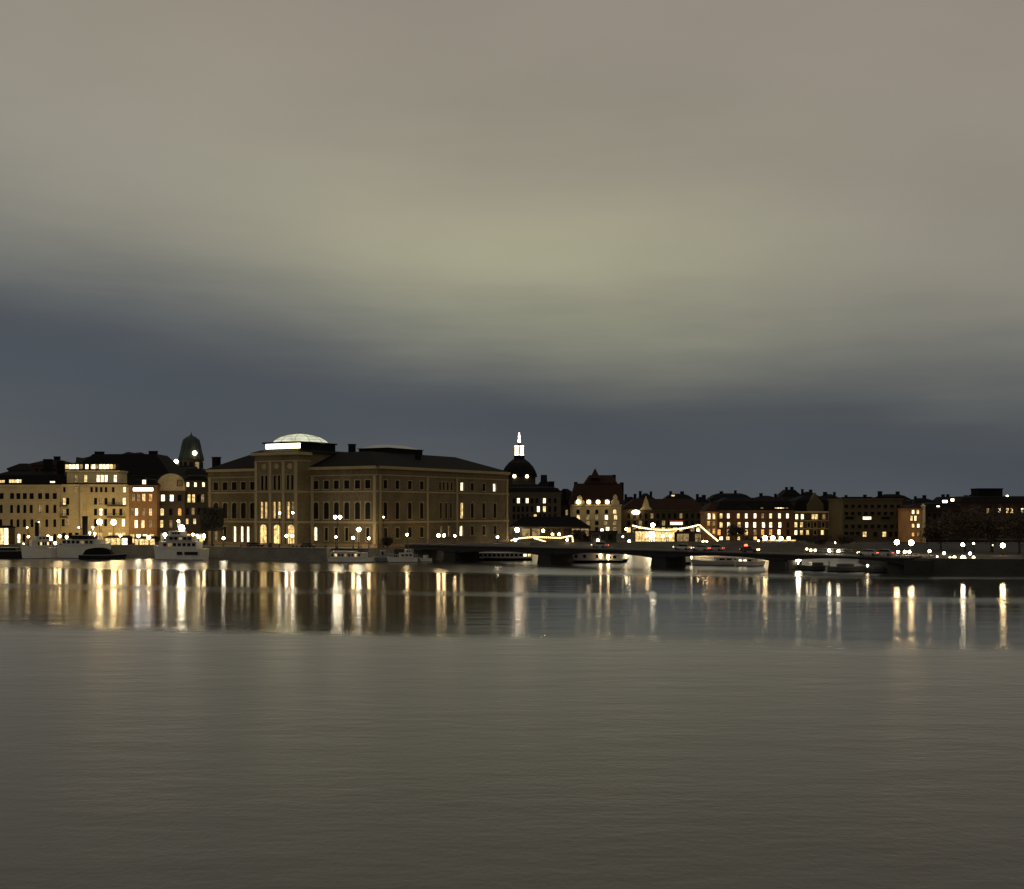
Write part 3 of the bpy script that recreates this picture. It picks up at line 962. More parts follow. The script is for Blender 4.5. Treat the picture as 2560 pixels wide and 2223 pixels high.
rT, fT, _ = house('terrace_house', 'dark low block with two roof terrace lights below the green dome', 'building', 408, 470, 440, 440, 1168, 12, M_dim, [], 'flat', None, M_roof2, M_dim)
for px in (422, 438):
    m = MB(fT.T(rT)); s = fT.s(px); m.ball((s, 1.2, fT.z(1154, s)), .85); m.tube([(s, 1.2, fT.z(1168, s)), (s, 1.2, fT.z(1154, s) - .8)], .12, .12, 5); m.build('roof_lantern', M_lamps, rT)
house('roofed_block', 'dark steep roof filling the gap between green dome and museum', 'building', 440, 522, 425, 425, 1188, 14, M_dim, [], 'hip', 1170, M_roof2, M_dim)

# -- white neon sign
sg = thing('neon_sign', 'long blank white neon sign along the eaves of amber corner house', 'sign', fC.pt(fC.s(360), -.9, fC.z(1224, 0)))
m = MB(); m.box(-3.2, 3.2, 0.0, .5, -.6, .6); m.build('box', M_black, sg)
m = MB(); m.box(-3.1, 3.1, -.08, -.004, -.5, .5); m.build('face', glow('neon_white', (0.80, 0.90, 1.0), 5.0), sg)
for x in (-2.4, 2.4):
    m = MB(); m.box(x - .06, x + .06, .51, .88, -.1, .1); m.build('bracket', M_iron, sg)

# -- behind the museum: lantern topped church dome
Yc = 800.0; kc = Yc / F
ch = thing('domed_church', 'dark church dome crowned by a bright lit lantern and spire', 'church', (Xat(1298, Yc), Yc, GZ))
zc_ = lambda py: zpx(py, Yc) - GZ
m = MB(); m.lathe([(47.2 * kc, 0), (47.2 * kc, zc_(1215)), (48.4 * kc, zc_(1214.5)), (48.4 * kc, zc_(1211)), (43.7 * kc, zc_(1210.5)), (43.7 * kc, zc_(1193))], n=8, a0=R(22.5)); m.build('drum', M_dark, ch)
m = MB(); m.lathe([(45.4 * kc, zc_(1192.9)), (44.2 * kc, zc_(1186)), (40.1 * kc, zc_(1176)), (34.2 * kc, zc_(1166)), (26.0 * kc, zc_(1157)), (15.0 * kc, zc_(1150)), (12.5 * kc, zc_(1146))], n=16); m.build('dome', M_roof, ch)
for j in range(8):
    a = 2 * math.pi * (j + .5) / 8
    m = MB(); m.tube([(r * kc * math.cos(a), r * kc * math.sin(a), zc_(y)) for r, y in ((44.6, 1188), (40.7, 1176), (26.3, 1157), (13, 1147))], .3, .22, 5); m.build('rib', M_roof2, ch)
m = MB(); m.lathe([(13.5 * kc, zc_(1145.9)), (13.5 * kc, zc_(1139))], n=8); m.lathe([(13 * kc, zc_(1114)), (6 * kc, zc_(1110)), (3 * kc, zc_(1107))], n=8); lant = m.build('lantern', M_roof2, ch)
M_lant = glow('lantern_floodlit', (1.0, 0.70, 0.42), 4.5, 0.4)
for j in range(4):
    a = 2 * math.pi * (j + .5) / 4
    c_ = (9.2 * kc * math.cos(a), 9.2 * kc * math.sin(a))
    m = MB(); m.lathe([(4.6 * kc, zc_(1138.9)), (5.4 * kc, zc_(1137)), (4.4 * kc, zc_(1136)), (4.2 * kc, zc_(1118)), (5.2 * kc, zc_(1116)), (4.6 * kc, zc_(1114.2))], c_[0], c_[1], 8)
    m.build('column', M_lant, lant)
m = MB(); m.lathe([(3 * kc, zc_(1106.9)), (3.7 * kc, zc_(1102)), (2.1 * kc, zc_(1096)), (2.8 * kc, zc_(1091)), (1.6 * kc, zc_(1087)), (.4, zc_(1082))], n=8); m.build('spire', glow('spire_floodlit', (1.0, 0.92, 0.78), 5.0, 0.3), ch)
for px, py in ((1286, 1192), (1317, 1192)):
    m = MB(); x = (px - 1298) * kc; m.ball((x, -math.sqrt((45 * kc) ** 2 - x * x), zc_(py)), 1.1); m.build('lamp', M_lamps, ch)
house('roofed_block', 'black mansard roof right of the lit church lantern', 'building', 1322, 1400, 620, 620, 1238, 20, M_dark, [], 'mansard', 1186, M_roof2, M_dark, inset=6.5)
house('hotel', 'dark stone hotel front with a few white lights right of the museum', 'building', 1262, 1402, 520, 520, 1232, 18, M_dim,
    [(1246, 1258, 7, False, '1285:d 1296:W 1307:d 1318:W 1330:d 1342:d 1361:W 1374:d 1388:d'), (1266, 1280, 7, False, '1285:d 1296:d 1307:d 1318:d 1330:d 1346:W 1361:w 1374:d 1388:d'),
     (1286, 1299, 7, False, '1285:d 1296:d 1307:d 1318:d 1338:w 1350:d 1361:d 1374:d 1388:d'), (1305, 1318, 7, False, '1285:d 1296:d 1307:d 1318:d 1330:d 1342:d 1361:d 1374:d 1388:d')],
    'mansard', 1216, M_roof2, M_dim, (1240, 1262, 1283), chimneys=((1380, 1205, 2.5),))
house('town_house', 'narrow dark house between dark hotel and cream corner palace', 'building', 1398, 1432, 560, 560, 1233, 16, M_dark, [(1250, 1262, 6, False, '1406:d 1417:d 1426:d'), (1275, 1288, 6, False, '1406:d 1417:m 1426:d')], 'hip', 1222, M_roof2, M_dark)

# cream corner palace with tall red roof
rE, fE, zEe = house('corner_palace', 'cream floodlit palace with arched windows under a tall dark red roof', 'building', 1431, 1553, 540, 540, 1262, 22, M_pale,
    [(1274, 1285, 8, True, '1445:d 1470:d 1492:d 1516:d 1537:w'), (1288, 1299, 8, False, '1446:w 1470:m 1492:m 1516:W 1539:w'),
     (1303, 1313, 9, False, '1446:d 1470:m 1492:d 1514:m 1537:m'), (1318, 1331, 9, False, '1446:m 1470:d 1492:d 1519:W 1537:m')], None, None, trim=M_pale, bands=(1271, 1301))
T = fE.T(rE)
def epx(px, py, y=0.0):
    return (fE.s(px), zpx(py, 540 + y))
m = MB(T)
x0, x1 = fE.s(1424), fE.s(1560)
m.frustum((x0, x1, -.4, 22.4), (fE.s(1441), fE.s(1556), 5, 17), zEe + .13, zpx(1209, 545))
m.frustum((fE.s(1463), fE.s(1546), 4.5, 17.5), (fE.s(1477), fE.s(1536), 7, 14), zpx(1209, 545) + .003, zpx(1188, 547))
m.frustum((fE.s(1478), fE.s(1502), 3.5, 9), (fE.s(1489), fE.s(1491), 6, 6.5), zpx(1196, 547) + .005, zpx(1172, 547))
rfE = m.build('roof', M_redroof, rE)
for px, py in ((1539, 1187), (1559, 1206), (1442, 1205), (1413, 1222)):
    c = MB(T); s = fE.s(px); c.box(s - .8, s + .8, 8, 9.6, zEe + .2, zpx(py, 548)); c.build('chimney', M_roof2, rfE)
for px, w, top in ((1449, 24, 1238), (1538, 20, 1236)):
    g = MB(T); s = fE.s(px); hw = w / 2 * .18; zt_ = zpx(top, 540)
    g.prism_y([(s - hw, zEe + .13), (s + hw, zEe + .13), (s + hw, zEe + 1.6), (s + hw * .55, zEe + 2.2), (s + hw * .5, zt_ - .8), (s, zt_), (s - hw * .5, zt_ - .8), (s - hw * .55, zEe + 2.2), (s - hw, zEe + 1.6)], -.45, .4)
    g.build('gable', M_pale, rE)
for px in (1446, 1472, 1495, 1518):
    g = MB(T); s = fE.s(px); g.box(s - .9, s + .9, -.2, 2.2, zEe + .14, zEe + 2.1); g.m = 1; g.prism_y([(s - 1.1, zEe + 2.103), (s + 1.1, zEe + 2.103), (s, zEe + 2.9)], -.3, 2.2)
    go = g.build('dormer', [M_pale, M_redroof], rE)
    p = MB(T); p.ball((s, -.55, zEe + 1.2), .85, 10, 6); p.build('lamp', M_lamps, go)
# pale pilasters of the palace
for px in (1458, 1481, 1504, 1527):
    m = MB(T); s = fE.s(px); m.box(s - .35, s + .35, -.3, -.003, GZ + .01, fE.z(1303, 0)); m.build('pilaster', M_pale, rE)

# row of street fronts to the right
rF, fF, zFe = house('street_front', 'olive stone street front with small pointed gable and one bright corner lamp', 'building', 1556, 1768, 560, 560, 1275, 18, M_olive,
    [(1284, 1296, 7, False, [(1572 + 14.5 * k, 'm' if k in (4, 9) else 'd') for k in range(13)]), (1302, 1314, 8, False, [(1572 + 14.5 * k, 'm' if k in (2, 6) else 'd') for k in range(13)]),
     (1319, 1331, 10, False, [(1572 + 14.5 * k, 'wmyydm'[k % 6]) for k in range(13)])], 'hip', 1247, M_redroof, M_olive, (1299, 1316), inset=6)
g = MB(fF.T(rF)); s = fF.s(1615); z = zFe + .13
g.prism_y([(s - 3.0, z), (s + 3.0, z), (s + 1.5, z + 1.6), (s + 1.0, z + 3.6), (s, fF.z(1240, s)), (s - 1.0, z + 3.6), (s - 1.5, z + 1.6)], -.4, .5)
g.build('gable', M_cream, rF)
m = MB(fF.T(rF)); m.ball((fF.s(1589), -1.0, fF.z(1281, 0)), 1.9, 12, 6, .55); m.build('lamp', M_lamps, rF)
rJ0, fJ0, _ = house('gable_house', 'narrow amber lit gable house at left end of brick row', 'building', 1765, 1793, 416, 416, 1280, 12, M_ochre,
    [(1284, 1298, 7, False, '1773:W 1785:w'), (1303, 1314, 7, False, '1772:o 1785:m'), (1322, 1335, 7, False, '1772:m 1785:o')], 'gable', 1258, M_redroof, M_ochre)
rG, fG, zGe = house('brick_block', 'red brown brick block with three rows of small lit windows', 'building', 1793, 1985, 416, 416, 1277, 16, M_brick,
    [(1284, 1296, 7, False, '1803:w 1821:W 1846:w 1866:W 1888:W 1907:m 1927:w 1949:W 1969:W'),
     (1306, 1319, 7.5, False, '1803:w 1822:W 1848:w 1867:W 1887:W 1909:W 1927:W 1950:W 1970:d'),
     (1324, 1338, 8, False, '1798:o 1821:w 1846:W 1866:w 1888:m 1907:o 1927:o 1948:W 1970:d'),
     (1342, 1350, 9, False, '1803:W 1820:w 1846:y 1866:d 1888:y 1907:y 1927:y 1948:y 1970:w')], 'mansard', 1244, M_roof2, M_brick, (1301, 1321))
for px, st in ((1905, 'm'), (1949, 'wWWw'), (1968, 'm'), (1840, 'd'), (1870, 'd')):
    dormer(rG, fG, px, 1276.5, .5 + .8 * len(st), 1.2, st)
rH, fH, zHe = house('gabled_block', 'umber house with steep pointed central gable and white lit corner windows', 'building', 1985.5, 2106, 424, 424, 1279, 16, M_olive,
    [(1286, 1298, 7, False, '1992:W 2006:W 2033:w 2041:w 2060:m 2075:m 2097:W'), (1306, 1318, 7, False, '1990:w 2004:w 2022:d 2038:d 2058:d 2076:W 2096:w'),
     (1326, 1337, 7, False, '1990:W 2004:w 2019:w 2038:d 2056:w 2076:d 2096:W')], 'mansard', 1240, M_roof2, M_cream, (1302, 1322))
g = MB(fH.T(rH)); s0, s1, sc_ = fH.s(2017), fH.s(2058), fH.s(2038); z = zHe + .13
g.prism_y([(s0, z), (s1, z), (s1, z + 2.6), (sc_ + .9, fH.z(1244, 0)), (sc_, fH.z(1232, 0)), (sc_ - .9, fH.z(1244, 0)), (s0, z + 2.2)], -.4, 3)
g.build('gable', M_olive, rH)
house('office_block', 'plain olive flat topped office block with one lit strip window', 'building', 2107, 2256, 402, 402, 1247, 18, M_olive,
    [(1262, 1270, 9, False, grid_items(2116, 2246, 9, 'd')), (1280, 1288, 9, False, grid_items(2116, 2246, 9, 'd')), (1292, 1299, 22, False, '2124:d 2168:W 2214:d'), (1312, 1321, 9, False, grid_items(2116, 2246, 9, 'd')),
     (1330, 1342, 10, False, '2116:d 2130:d 2145:d 2162:w 2172:o 2188:d 2211:w 2226:d 2242:d')], 'flat', None, M_roof2, M_olive, (1256,))
rJ, fJ, _ = house('gable_house', 'narrow orange lit house with pale corner pier near the right shore', 'building', 2270, 2304, 392, 392, 1272, 12, M_ochre_lit,
    [(1275, 1285, 7, False, '2283:W 2295:w'), (1290, 1302, 6, False, '2279:w 2289:W'), (1310, 1319, 7, False, '2283:w 2296:W'), (1332, 1341, 7, False, '2283:o 2296:m')], 'hip', 1262, M_redroof, M_ochre, inset=2)
m = MB(fJ.T(rJ)); m.frustum((fJ.L + .02, fJ.L + 1.2, -.5, 1.0), (fJ.L + .2, fJ.L + 1.05, -.3, .8), GZ, fJ.z(1266, 0)); m.frustum((fJ.L, fJ.L + 1.25, -.55, 1.0), (fJ.L + .58, fJ.L + .62, .2, .3), fJ.z(1266, 0) + .003, fJ.z(1259, 0)); m.build('corner_pier', M_pale, rJ)
rK, fK, _ = house('dark_block', 'dark brown block with rooftop lights right of orange house', 'building', 2314, 2402, 424, 424, 1273, 16, M_darkred,
    [(1284, 1296, 7, False, grid_items(2322, 2394, 6, 'd')), (1304, 1316, 7, False, grid_items(2322, 2394, 6, 'ddmd')), (1326, 1338, 7, False, grid_items(2322, 2394, 6, 'd'))], 'mansard', 1256, M_roof2, M_darkred)
for px, py, w in ((2319, 1277, .8), (2346, 1268, 1.0), (2363, 1254, 1.6), (2382, 1250, 1.0)):
    m = MB(fK.T(rK)); s = fK.s(px); z = fK.z(py, s); m.box(s - w / 2 - .1, s + w / 2 + .1, .4, 1.4, z - .55, z + .55); m.m = 1; m.box(s - w / 2, s + w / 2, .3, .395, z - .4, z + .4); m.build('roof_light', [M_dark, M_lamps], rK)
rL, fL, _ = house('dark_block', 'dark block with square roof tower and a row of small lights at right edge', 'building', 2402.5, 2620, 450, 450, 1252, 20, M_darkred,
    [(1271, 1283, 7, False, '2420:d 2435:d 2450:d 2470:m 2485:d 2499:W 2519:w 2530:w 2545:d 2556:W 2575:d'), (1296, 1308, 7, False, [(2420 + 15 * k, 'd') for k in range(12)])], 'mansard', 1240, M_roof2, M_darkred)
m = MB(fL.T(rL)); m.box(fL.s(2463), fL.s(2523), 6, 14, fL.z(1250, 0), zpx(1224, 457)); m.box(fL.s(2462), fL.s(2524), 5.8, 14.2, zpx(1224, 457) + .003, zpx(1221, 457)); m.build('roof_tower', M_roof2, rL)
m = MB(fL.T(rL)); m.ball((fL.s(2529), 4, fL.z(1241, 0)), .5); m.build('roof_light', M_lamps, rL)

# dark roofs further back along the skyline, each house its own
sky_blocks = [(1560, 1596, 1240), (1597, 1638, 1231), (1662, 1736, 1232), (1741, 1772, 1240), (1776, 1882, 1231), (1885, 1955, 1237), (1957, 2003, 1222), (2004, 2052, 1227), (2054, 2106, 1233),
              (2108, 2196, 1240), (2198, 2280, 1233), (2282, 2346, 1243), (2348, 2404, 1240), (2406, 2462, 1242), (2525, 2580, 1248)]
sk_lab = ['dark narrow roof just right of the cream palace', 'dark roof behind the pointed gable of the olive front', 'long dark roof with one pale skylight above olive street front',
          'low dark roof behind the narrow amber gable house', 'long flat dark skyline roof above left half of brick block', 'dark roof above right half of the brick block', 'tallest dark skyline roof left of the steep gable',
          'dark skyline roof directly behind the steep pointed gable', 'dark roof behind right shoulder of gabled umber house', 'dark roof edge behind the olive office block', 'dark roof crest between office block and orange house',
          'dark roof behind the narrow orange house', 'dark roof behind the brown block with rooftop lights', 'dark roof left of the square roof tower', 'dark roof right of the square roof tower']
for k, ((a, b, y), lab) in enumerate(zip(sky_blocks, sk_lab)):
    Yk = 640 + (k * 37) % 90
    r_, f_, _ = house('skyline_house', lab, 'building', a, b, Yk, Yk, y + 18, 16, M_dark, [], 'mansard' if k % 3 else 'hip', y + 2, M_roof2, M_dark, group='dark houses along the skyline', inset=3, cornice=False,
                      chimneys=tuple((a + (b - a) * q, y - random.uniform(1, 4), random.uniform(1.2, 2.2)) for q in (random.uniform(.1, .35), random.uniform(.55, .9))))
    if k == 2:
        m = MB(f_.T(r_)); s = f_.s(1684); z = zpx(1239, Yk); m.box(s - .9, s + .9, 2.2, 3.2, z - .4, z + .4); m.build('skylight', LIT['w'], r_)

# ================================================================== BRIDGE
M_girder = mat('bridge_girder', (0.020, 0.019, 0.018), 0.7, 0.3, 1.0, 0.2, spec=0.2)
M_pier = mat('bridge_pier_stone', (0.030, 0.028, 0.026), 0.9, 0.4, 1.5, 0.4, spec=0.1)
M_rail = mat('railing_paint', (0.17, 0.16, 0.135), 0.6, 0.2)
BR = Facade((-29.5, 331.2), (86.0, 259.0))
BW = 10.0
br = thing('bridge', 'low dark arched iron bridge on stone piers leading to the right shore', 'bridge', BR.pt(0, 0, 0))
T = BR.T(br)
pier_s = [BR.s(px) for px in (1128, 1365, 1650, 1945)]
edges = [1.0] + pier_s + [BR.L - 1.0]
def under(x):
    for a, b in zip(edges, edges[1:]):
        if a <= x <= b:
            q = (x - a) / (b - a)
            return 1.75 + 1.45 * math.sin(math.pi * q) ** 0.6
    return 1.75
m = MB(T)
N = 110
prof_t = lambda x: 4.55 - 0.9 * (x / BR.L) ** 1.6
xs = [BR.L * k / N for k in range(N + 1)]
for y0, y1 in ((0, .5), (3.1, 3.5), (6.4, 6.8), (9.5, 10.0)):
    for a, b in zip(xs, xs[1:]):
        ua, ub, ta, tb = under(a), under(b), prof_t(a) - .3, prof_t(b) - .3
        m.poly((a, y0, ua), (b, y0, ub), (b, y0, tb), (a, y0, ta))
        m.poly((b, y1, ub), (a, y1, ua), (a, y1, ta), (b, y1, tb))
        m.poly((a, y1, ua), (b, y1, ub), (b, y0, ub), (a, y0, ua))
m.build('girder', M_girder, br)
m = MB(T)
for a, b in zip(xs, xs[1:]):
    ta, tb = prof_t(a), prof_t(b)
    for (ya, yb, z0, z1) in ((-.35, BW + .35, -.29, 0),):
        m.poly((a, ya, ta + z1), (b, ya, tb + z1), (b, yb, tb + z1), (a, yb, ta + z1))
        m.poly((a, ya, ta + z0), (b, ya, tb + z0), (b, ya, tb + z1), (a, ya, ta + z1))
        m.poly((b, yb, tb + z0), (a, yb, ta + z0), (a, yb, ta + z1), (b, yb, tb + z1))
        m.poly((a, yb, ta + z0), (b, yb, tb + z0), (b, ya, tb + z0), (a, ya, ta + z0))
m.build('deck', mat('bridge_deck', (0.05, 0.047, 0.043), 0.8, 0.3, 1.0, 0.2), br)
for s in pier_s:
    m = MB(T)
    m.frustum((s - 2.1, s + 2.1, -1.2, BW + 1.2), (s - 1.8, s + 1.8, -.8, BW + .8), -1.0, 2.6)
    m.box(s - 2.0, s + 2.0, -1.0, BW + 1.0, 2.603, 2.95)
    m.build('pier', M_pier, br)
for s0, s1 in ((-4.0, 1.2), (BR.L - 1.2, BR.L + 4)):
    m = MB(T); m.box(s0, s1, -.9, BW + .9, -1, 3.2); m.build('abutment', M_pier, br)
for y in (-.15, BW + .15):
    m = MB(T)
    n = int(BR.L / 2.2)
    for k in range(n):
        a, b = BR.L * k / n, BR.L * (k + 1) / n
        za, zb = prof_t(a), prof_t(b)
        m.box(a - .05, a + .05, y - .05, y + .05, za + .002, za + 1.1)
        m.tube([(a, y, za + 1.12), (b, y, zb + 1.12)], .06, .06, 5)
        m.tube([(a, y, za + .6), (b, y, zb + .6)], .035, .035, 4)
        m.tube([(a, y, za + .2), (b, y, zb + .2)], .035, .035, 4)
    m.build('railing', M_rail, br)

# ================================================================== BOATS
M_hullw = mat('white_hull', (0.56, 0.53, 0.46), 0.45, 0.15, 1.0)
M_hullb = mat('black_hull', (0.010, 0.010, 0.010), 0.6, 0.2, spec=0.2)
M_hullg = mat('grey_hull', (0.16, 0.16, 0.15), 0.5, 0.2)
M_deckw = mat('cabin_white', (0.50, 0.48, 0.42), 0.5, 0.12)
M_canvas = mat('black_canvas', (0.008, 0.008, 0.008), 0.9, 0.2, spec=0.1)
def boat(name, label, px0, px1, Y, bow='left', yaw=0.0, beam=3.6, free=1.5, sheer=0.9, hull=None, decks=(), funnel=None, mast=None, extras=None, group=None, cat='boat', boot=True, rail=True):
    """decks = [(x0, x1 as shares of the length from the stern, z0, z1, material, window state string or '')]"""
    x0, x1 = Xat(px0, Y), Xat(px1, Y)
    L = (x1 - x0) / max(.3, math.cos(yaw))
    root = thing(name, label, cat, ((x0 + x1) / 2, Y, 0), (math.pi if bow == 'left' else 0.0) + yaw, group)
    m = MB()
    NS = 14
    secs = []
    for k in range(NS + 1):
        q = k / NS
        x = -L / 2 + L * q
        b = beam / 2 * (min(1, (1 - q) / .38) ** .6 if q > .62 else (0.86 + .14 * min(1, q / .2)))
        b = max(b, .05)
        zd = free + sheer * max(0, (q - .45) / .55) ** 2 + .15 * max(0, .3 - q)
        rake = (0.9 * max(0, (q - .75) / .25)) * 1.0
        secs.append([(x - rake, -b * .45, -.5), (x - rake * .6, -b * .86, .15), (x, -b, zd), (x, b, zd), (x - rake * .6, b * .86, .15), (x - rake, b * .45, -.5)])
    idx = [[m.vert(p) for p in s_] for s_ in secs]
    for A, B in zip(idx, idx[1:]):
        for j in range(6):
            m.f.append([A[j], B[j], B[(j + 1) % 6], A[(j + 1) % 6]])
            m.mi.append(1 if (boot and j in (0, 4, 5)) else 0)
    m.f.append(idx[0][::-1]); m.f.append(idx[-1]); m.mi += [0, 0]
    m.build('hull', [hull or M_hullw, M_hullb], root)
    # rubbing strake
    m = MB()
    for sgn in (2, 3):
        m.tube([s_[sgn] for s_ in secs], .07, .07, 4)
    m.build('gunwale', M_white, root)
    for (a, b, z0, z1, mt, wins) in decks:
        xa, xb = -L / 2 + L * a, -L / 2 + L * b
        w = beam * .40
        m = MB()
        nb = 2
        tip = 1.0 if b > .6 else 0.0
        pts = [(xa, -w), (xb - tip, -w), (xb, -w * .55), (xb, w * .55), (xb - tip, w), (xa, w)] if tip else [(xa, -w), (xb, -w), (xb, w), (xa, w)]
        m.prism_z(pts, z0, z1)
        m.m = 1
        m.prism_z([(x + (.2 if x > 0 else -.2) * 0, y * 1.12) for x, y in pts], z1 + .003, z1 + .12)
        ck = m.build('deckhouse', [mt, M_deckw], root)
        n = len(wins)
        for k, st in enumerate(wins):
            if st == '-': continue
            for sgn in (-1, 1):
                p = MB()
                ax = xa + .3 + (xb - tip - xa - .6) * k / n
                bx = ax + (xb - tip - xa - .6) / n * .68
                y = sgn * w
                p.box(ax, bx, min(y, y + sgn * .03) + sgn * .004, max(y, y + sgn * .03) + sgn * .004, z0 + (z1 - z0) * .38, z0 + (z1 - z0) * .85)
                p.build('window', LIT[st], ck)
    if funnel:
        fx, z0, z1, r = funnel
        m = MB(); m.lathe([(r, z0), (r * 1.02, z1 - .5), (r * 1.1, z1 - .48), (r * 1.1, z1)], -L / 2 + L * fx, 0, 12)
        m.build('funnel', M_black, root)
    if mast:
        fx, z0, z1 = mast
        m = MB(); x = -L / 2 + L * fx
        m.tube([(x, 0, z0), (x, 0, z1)], .11, .06, 6); m.tube([(x, -1.0, z1 * .8), (x, 1.0, z1 * .8)], .05, .05, 5)
        m.build('mast', M_wood, root)
    if rail:
        m = MB()
        for s_ in secs[::1]:
            for j in (2, 3):
                p = s_[j]; m.tube([p, (p[0], p[1] * .97, p[2] + .8)], .03, .03, 4)
        for j in (2, 3):
            m.tube([(s_[j][0], s_[j][1] * .97, s_[j][2] + .8) for s_ in secs], .035, .035, 4)
        m.build('rail', M_white, root)
    if extras: extras(root, L, beam)
    return root, L
def deck_lamp(root, x, y, z, r=.35, mt=None, name='deck_lamp'):
    m = MB(); m.ball((x, y, z), r); m.tube([(x, y, z - r), (x, y, z - r - .5)], .05, .05, 4)
    m.build(name, mt or M_lamps, root)

boat('barge', 'low black barge moored at the far left of the quay', -30, 64, 350, 'left', 0, 4.5, 2.1, .3, M_hullb, [(.2, .7, 2.0, 3.0, M_black, '')], rail=False)
boat('steamer', 'small white steamer with tall black funnel moored left of the larger white ship', 62, 132, 346, 'left', R(38), 4.2, 3.0, 1.5, M_hullw,
     [(.18, .72, 3.2, 5.0, M_deckw, 'dwddwd'), (.25, .6, 5.13, 6.3, M_deckw, 'ddd')], (.55, 6.4, 10.4, .55), (.78, 3.5, 9.0),
     extras=lambda r, L, b: (deck_lamp(r, -L * .28, -1.0, 6.2, .5), deck_lamp(r, -L * .36, -1.2, 5.2, .45), deck_lamp(r, L * .40, -.6, 4.2, .3)), group='white passenger ships along the quay')
boat('passenger_ship', 'long white ship with slim black funnel lit from deck lamps behind black launch', 146, 284, 347, 'right', R(-14), 5.0, 3.6, .9, M_hullw,
     [(.1, .82, 3.6, 5.4, M_deckw, 'ddddmdd'), (.3, .68, 5.53, 6.6, M_black, '')], (.48, 6.7, 12.2, .75), (.8, 3.8, 9.5),
     extras=lambda r, L, b: (deck_lamp(r, -L * .32, -1.6, 6.2, .42), deck_lamp(r, L * .14, -1.6, 7.4, .32), deck_lamp(r, L * .2, -1.6, 9.0, .3), deck_lamp(r, L * .22, -1.2, 7.2, .38)), group='white passenger ships along the quay')
def canopy(root, L, b):
    m = MB()
    n = 10
    pts = [(-L * .42, 1.3)] + [(-L * .42 + L * .62 * k / n, 1.3 + 2.0 * math.sin(math.pi * k / n) ** .35) for k in range(1, n)] + [(L * .2, 1.3)]
    m.prism_y(pts, -b * .38, b * .38); m.build('canopy', M_canvas, root)
boat('launch', 'black covered launch lying against the side of long white ship', 200, 318, 340.5, 'right', 0, 3.0, 1.2, .4, M_hullb, (), extras=canopy, rail=False)
boat('ferry', 'white archipelago ferry with dark side openings and very bright deck lamp by the museum corner', 381, 517, 336.8, 'left', R(-8), 5.6, 3.1, 1.1, M_hullw,
     [(.12, .86, 3.1, 5.0, M_deckw, 'dddddmd'), (.2, .74, 5.13, 6.6, mat('cabin_shade', (.28, .27, .23), .6, .2), 'ddmdd'), (.42, .68, 6.73, 7.9, M_deckw, 'ddd')], None, (.3, 6.6, 12.0),
     extras=lambda r, L, b: (deck_lamp(r, L * .0, -1.4, 8.9, .85, M_lampw, 'flood_lamp'), deck_lamp(r, L * .32, -1.4, 7.0, .5, M_lampw), deck_lamp(r, L * .17, -1.4, 7.2, .35, M_lampw), deck_lamp(r, -L * .3, -1.4, 6.8, .38), deck_lamp(r, -L * .44, -1, 6.4, .38)), group='white passenger ships along the quay')
# dark openings in the ferry's side belong to its hull
fer = bpy.data.objects['ferry']
for a, b in ((-6.4, -2.6), (-1.9, -.4)):
    for sgn in (-1, 1):
        p = MB(); y = sgn * 2.83; p.box(-b - 1.2 if False else a, b, min(y - sgn * .3, y), max(y - sgn * .3, y), 1.5, 2.35); p.build('side_opening', M_black, fer)
boat('excursion_boat', 'long low white excursion boat at the stone quay below the tall double lamp', 822, 938, 320.5, 'right', R(-4), 3.6, 1.1, .4, M_hullw,
     [(.05, .83, 1.1, 2.5, M_deckw, 'dwddmddwd'), (.08, .6, 2.62, 2.9, M_deckw, '')], None, (.7, 2.6, 5.0), group='white excursion boats along the stone quay')
boat('motor_yacht', 'white motor yacht with raised cabin moored left of the bridge', 966, 1044, 320.0, 'left', R(6), 3.2, 1.2, .5, M_hullw, [(.15, .6, 1.2, 2.4, M_deckw, 'ddd'), (.2, .42, 2.52, 3.3, M_deckw, 'dd')], None, (.3, 3.3, 5.2), group='white excursion boats along the stone quay')
boat('dinghy', 'small white boat between motor yacht and first bridge pier', 1046, 1080, 323.0, 'left', 0, 1.9, .9, .35, M_hullw, [(.3, .65, .9, 1.7, M_deckw, 'd')], rail=False, group='white excursion boats along the stone quay')
boat('work_boat', 'dark grey work boat between the excursion boat and motor yacht', 934, 970, 322.5, 'left', 0, 2.4, 1.3, .4, M_hullg, [(.2, .55, 1.3, 3.0, M_grey, 'd')], None, (.4, 3.0, 6.0), rail=False)
# behind the bridge
GB = 'boats moored behind the bridge'
boat('dinner_boat', 'white dinner boat with an arcade of windows seen under first bridge span', 1168, 1330, 333, 'left', 0, 4.6, .75, .35, M_hullb,
     [(.0, .97, .62, 2.05, M_white, 'wWddddddddddd'), (.04, .3, 2.2, 3.4, M_deckw, 'www')], extras=lambda r, L, b: (deck_lamp(r, -L * .42, -2.0, 1.5, .32, M_lamp), deck_lamp(r, -L * .30, -2.0, 1.4, .24)), group=GB, rail=False)
boat('tour_boat', 'pale tour boat with two stern lamps seen under the middle bridge span', 1412, 1572, 319, 'right', 0, 4.4, .7, .3, M_hullb,
     [(.0, .62, .6, 2.4, M_white, '--d-d--d'), (.64, .9, .6, 2.1, M_white, 'dd')], extras=lambda r, L, b: (deck_lamp(r, L * .05, -2.1, 2.0, .26, M_lamp), deck_lamp(r, L * .17, -2.1, 1.7, .34, M_lamp), deck_lamp(r, L * .45, -1, 1.9, .22)), group=GB, rail=False)
boat('motor_cruiser', 'sleek white motor cruiser with long raked bow under the third bridge span', 1726, 1862, 304, 'left', 0, 3.8, 1.0, .4, M_white, [(.1, .55, 1.0, 1.9, M_white, 'ddd')], extras=lambda r, L, b: deck_lamp(r, L * .48, -.2, 2.0, .26), group=GB)
